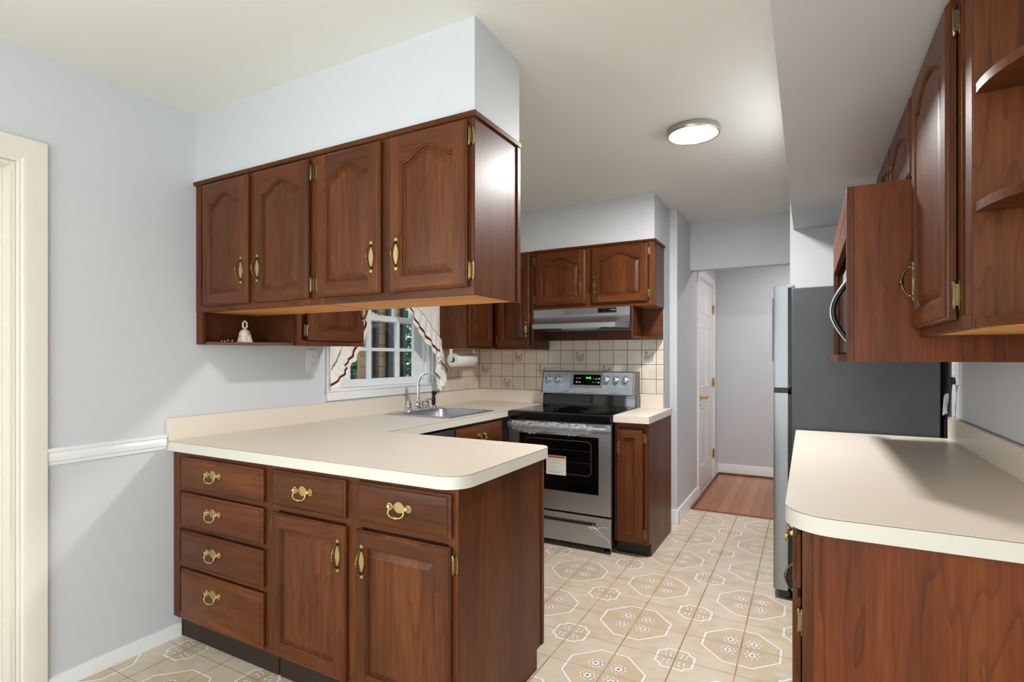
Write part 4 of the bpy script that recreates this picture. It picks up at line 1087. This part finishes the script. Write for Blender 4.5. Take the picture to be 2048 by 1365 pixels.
bm = B(); lathe(bm, [(.26, -.001), (.27, -.03), (.265, -.05)], (0, 0, 0), 'z', 40); obj('rim', bm, NICKEL, dl)
bm = B(); lathe(bm, [(.001, -.085), (.16, -.078), (.262, -.051)], (0, 0, 0), 'z', 40); obj('diffuser', bm, DIFF, dl)

# ------------------------------------------------------------------ small things
bl = thing('bell', 'cream floral porcelain bell on the nook shelf', 'bell', (.098, .190, 1.3732))
mottled(PORC, (228, 222, 208), (196, 188, 168), 60, (1, 1, 1), .52, .62)
bm = B(); lathe(bm, [(.036, 0), (.0375, .003), (.034, .010), (.0295, .03), (.027, .046), (.022, .058), (.012, .066), (.006, .068), (.006, .072)], (0, 0, 0), 'z', 32); obj('bell_body', bm, PORC, bl, ang=60)
bm = B(); tube(bm, [(0, .011 * sin(a), .090 + .017 * -cos(a)) for a in [2 * pi * k / 20 for k in range(21)]], .0042, 8)
for s in (-1, 1): tube(bm, spline([(0, 0, .071), (0, s * .006, .074), (0, s * .012, .079), (0, s * .015, .084)], 4), [.004] * 9 + [.003] * 4, 8)
obj('loop_handle', bm, PORC, bl, ang=60)
bm = B(); tube(bm, spline([(-.02, -.012, .004), (-.008, 0, .008), (.006, .004, .005), (.02, .016, .006)], 5), .003, 8)
for p in ((-.02, -.012, .005), (.004, .004, .009), (.02, .016, .007), (.002, -.010, .004)): ball(bm, p, .0045, 1, 8)
solo('trinket', bm, [BPLAS, CHROME], 'small dark trinket with shiny beads left of the porcelain bell', 'trinket', (.075, .108, 1.3732))

th = thing('paper_towel_holder', 'under-cabinet paper towel holder below the cabinet right of the window', 'holder', (.17, 2.04, 1.363))
bm = B(); box(bm, -.02, .02, -.165, .165, -.004, -.0005, 0, .001)
for s in (-1, 1): box(bm, -.012, .012, s * .163 - .003, s * .163 + .003, -.095, -.004, 0, .001)
obj('bracket', bm, WPLAS, th)
bm = B(); lathe(bm, [(.010, -.159), (.010, .159)], (0, 0, -.085), 'y', 16); obj('spindle', bm, CARD, th)
pt = thing('paper_towel_roll', 'white paper towel roll on the under-cabinet holder', 'paper towels', (.17, 2.04, 1.278))
bm = B(); lathe(bm, [(.020, -.142), (.050, -.142), (.052, -.140), (.052, .140), (.050, .142), (.020, .142), (.020, -.142)], (0, 0, 0), 'y', 36, 0, False); obj('paper', bm, PAPER, pt)
bm = B(); lathe(bm, [(.0195, -.1425), (.0195, .1425), (.016, .1425), (.016, -.1425), (.0195, -.1425)], (0, 0, 0), 'y', 24, 0, False); obj('cardboard_core', bm, CARD, pt)

# tie-back curtains
def ruffle_strip(bm, head, edge, x0, seed, mi=0, ms=1, band=(.66, .79), nseg=90, amp=.008):
    H = spline([(0, a, b) for a, b in head], 12); E = spline([(0, a, b) for a, b in edge], 12)
    def at(P, t): 
        f = t * (len(P) - 1); i = min(int(f), len(P) - 2); return P[i].lerp(P[i + 1], f - i)
    ts = [0, .03, .2, .4, .55, band[0], band[1], .9, 1]
    rows = []
    for i in range(nseg + 1):
        u = i / nseg; h, e = at(H, u), at(E, u); row = []
        for t in ts:
            p = h.lerp(e, t); w = (.35 + .65 * t) * amp
            x = x0 + w * sin(i * .62 + seed) + .5 * w * sin(i * .27 + 2 * t)
            d = (e - h).normalized()
            row.append(bm.verts.new((x, p.y + .003 * sin(i * .31 + seed) * t, p.z + .004 * sin(i * .42) * t)))
        rows.append(row)
    for A, C in zip(rows, rows[1:]):
        for k in range(len(ts) - 1):
            f = bm.faces.new((A[k], A[k + 1], C[k + 1], C[k])); f.material_index = ms if k in (0, 5) else mi
def sheet(bm, head, outer_y, x0, z_at, seed):
    H = spline([(0, a, b) for a, b in head], 12); rows = []
    for i, p in enumerate(H):
        row = []
        for k in range(9):
            t = k / 8; yy = p.y + (outer_y(p.z) - p.y) * t
            row.append(bm.verts.new((x0 + .006 * sin(yy * 70 + seed) , yy, p.z + .0 * t)))
        rows.append(row)
    for A, C in zip(rows, rows[1:]):
        for k in range(8): bm.faces.new((A[k], A[k + 1], C[k + 1], C[k]))
cR = thing('curtain', 'cream tie-back curtain with maroon ribbon on the right side of the window', 'curtain', (.08, 1.86, 1.05), 0, 'tie-back curtains of the sink window')
def off(bm, c):
    for v in bm.verts: v.co -= Vector(c)
    return bm
CRc = (.08, 1.86, 1.05)
bm = B(); sheet(bm, [(1.40, 2.02), (1.46, 1.82), (1.60, 1.651), (1.679, 1.597), (1.785, 1.505), (1.862, 1.447)], lambda z: 1.868, .076, None, 0); obj('curtain_body', off(bm, CRc), FAB, cR, ang=80)
bm = B(); ruffle_strip(bm, [(1.40, 2.02), (1.46, 1.82), (1.575, 1.672), (1.679, 1.597), (1.785, 1.505), (1.868, 1.447)], [(1.28, 1.98), (1.38, 1.74), (1.556, 1.60), (1.565, 1.50), (1.700, 1.402), (1.790, 1.327), (1.870, 1.31)][0:1] + [(1.34, 1.76), (1.50, 1.62), (1.575, 1.50), (1.70, 1.40), (1.80, 1.32), (1.866, 1.312)], .083, 0)
obj('ruffle', off(bm, CRc), [FAB, MAR], cR, ang=80)
bm = B(); ruffle_strip(bm, [(1.868, 1.445), (1.895, 1.375), (1.912, 1.33)], [(1.800, 1.322), (1.835, 1.300), (1.900, 1.300)], .083, 1, 0, 0, (.70, .8), 20, .006)
off(bm, CRc); obj('tie_gather', bm, FAB, cR, ang=80)
bm = B(); rows = []
NT = 24
for i in range(NT + 1):
    u = i / NT; z = 1.335 - .285 * u; ya = 1.808 + .012 * sin(u * 9) + (.02 * max(0, u - .85) / .15); yb = 1.905 + .05 * min(u / .65, 1) - .035 * max(0, (u - .75) / .25)
    rows.append([bm.verts.new((.070 + .016 * sin(k * 1.15 + u * 2.4) * (.5 + u * .5), ya + (yb - ya) * k / 12, z + .012 * sin(k * .9) * u)) for k in range(13)])
for A, C in zip(rows, rows[1:]):
    for k in range(12): bm.faces.new((A[k], A[k + 1], C[k + 1], C[k]))
obj('tail', off(bm, CRc), FAB, cR, ang=80)
bm = B(); P = spline([(.092, 1.852, 1.278), (.093, 1.862, 1.258), (.092, 1.91, 1.226), (.088, 1.948, 1.187)], 8)
rows = []
for i, p in enumerate(P):
    q = P[min(i + 1, len(P) - 1)] - P[max(i - 1, 0)]; nrm = Vector((0, -q.z, q.y)).normalized()
    rows.append([bm.verts.new(p + nrm * s * .006) for s in (-1, 1)])
for A, C in zip(rows, rows[1:]): bm.faces.new((A[0], A[1], C[1], C[0]))
obj('tail_ribbon', off(bm, CRc), MAR, cR, ang=80)
cL = thing('curtain', 'cream tie-back curtain with maroon ribbon on the left side of the window', 'curtain', (.03, .85, 1.09), 0, 'tie-back curtains of the sink window')
CLc = (.03, .85, 1.09)
bm = B(); sheet(bm, [(1.10, 1.98), (1.03, 1.66), (.945, 1.45), (.891, 1.361), (.853, 1.278), (.815, 1.24), (.802, 1.215)], lambda z: .800, .030, None, 2); obj('curtain_body', off(bm, CLc), FAB, cL, ang=80)
bm = B(); ruffle_strip(bm, [(1.12, 2.0), (1.03, 1.66), (.945, 1.45), (.891, 1.361), (.853, 1.278), (.825, 1.245), (.800, 1.215)], [(1.25, 1.92), (1.14, 1.57), (1.125, 1.49), (1.055, 1.34), (.985, 1.265), (.955, 1.235), (.955, 1.195), (.90, 1.14), (.800, 1.092)], .037, 1)
obj('ruffle', off(bm, CLc), [FAB, MAR], cL, ang=80)
bm = B(); tube(bm, [(.034, 1.790, 1.60), (.034, 1.790, 1.085)], .0028, 8); lathe(bm, [(.0035, 1.080), (.0045, 1.085), (.0035, 1.095)], (.034, 1.790, 0), 'z', 8)
solo('blind_wand', bm, GREYL, 'thin grey wand hanging in front of the right window jamb', 'wand')

# ------------------------------------------------------------------ outside the window
bm = B(); box(bm, -14, -.4, -6, 16, -.6, -.5); struct('ground', bm, GRASS, 'green lawn outside the kitchen window', 'lawn')
sh = thing('shed', 'brown plank porch wall with dark posts outside the window', 'shed', (-2.29, 3.6, -.5))
bm = B()
for k in range(24): box(bm, -.06, 0, -.10, .60, .0 + k * .14, .136 + k * .14, 0, .004)
box(bm, -.12, -.06, -.10, .60, 0, 3.36); obj('plank_wall', bm, PLANK, sh)
for y in (.05, .285, .575):
    bm = B(); box(bm, .005, .06, y, y + (.055 if y < .1 else .09 if y < .4 else .06), 0, 3.36, 0, .006); obj('post', bm, POST, sh)
bm = B(); prism(bm, [(.35, 3.36), (.35, 3.42), (-.35, 3.62), (-.35, 3.56)], 'y', -.4, .95); obj('roof', bm, POST, sh)
def tree(name, label, loc, trunk_h, crown, n, seed, mats, sz=.09):
    rnd = random.Random(seed); r = thing(name, label, 'tree', loc, 0, 'trees outside the window')
    bm = B(); tube(bm, [(0, 0, 0), (.05, .03, trunk_h * .5), (0, .06, trunk_h + crown[2] * .6)], [.12, .09, .04], 10)
    for k in range(5):
        a = k * 1.3; tube(bm, [(0, .04, trunk_h * .8), (cos(a) * crown[0] * .5, sin(a) * crown[1] * .5, trunk_h + crown[2] * .5)], [.04, .015], 6)
    obj('trunk', bm, BARK, r)
    bm = B()
    for k in range(n):
        while True:
            p = Vector((rnd.uniform(-1, 1), rnd.uniform(-1, 1), rnd.uniform(-1, 1)))
            if .25 < p.length < 1: break
        c = Vector((p.x * crown[0], p.y * crown[1], trunk_h + crown[2] * .5 + p.z * crown[2]))
        d = Vector((rnd.uniform(-1, 1), rnd.uniform(-1, 1), rnd.uniform(-.6, .6))).normalized(); e = d.cross(Vector((rnd.random(), rnd.random(), rnd.random()))).normalized(); s = sz * rnd.uniform(.6, 1.4)
        f = bm.faces.new([bm.verts.new(c + d * s), bm.verts.new(c + e * s * .45), bm.verts.new(c - d * s), bm.verts.new(c - e * s * .45)]); f.material_index = rnd.randrange(3)
    obj('foliage', bm, mats, r)
tree('tree', 'leafy green tree seen through the right window panes', (-4.9, 7.2, -.5), 1.2, (1.6, 1.6, 1.7), 5200, 5, LEAFS)
tree('tree', 'dark green shrub seen through the lower left window pane', (-3.6, 3.75, -.5), .5, (.85, .8, 1.0), 4200, 9, [LEAFS[0], LEAFS[2], LEAFS[2]])
tree('tree', 'tall tree at the back of the garden beyond the plank shed', (-10.8, 10.2, -.5), 1.8, (2.6, 2.6, 2.4), 5200, 13, LEAFS, .15)
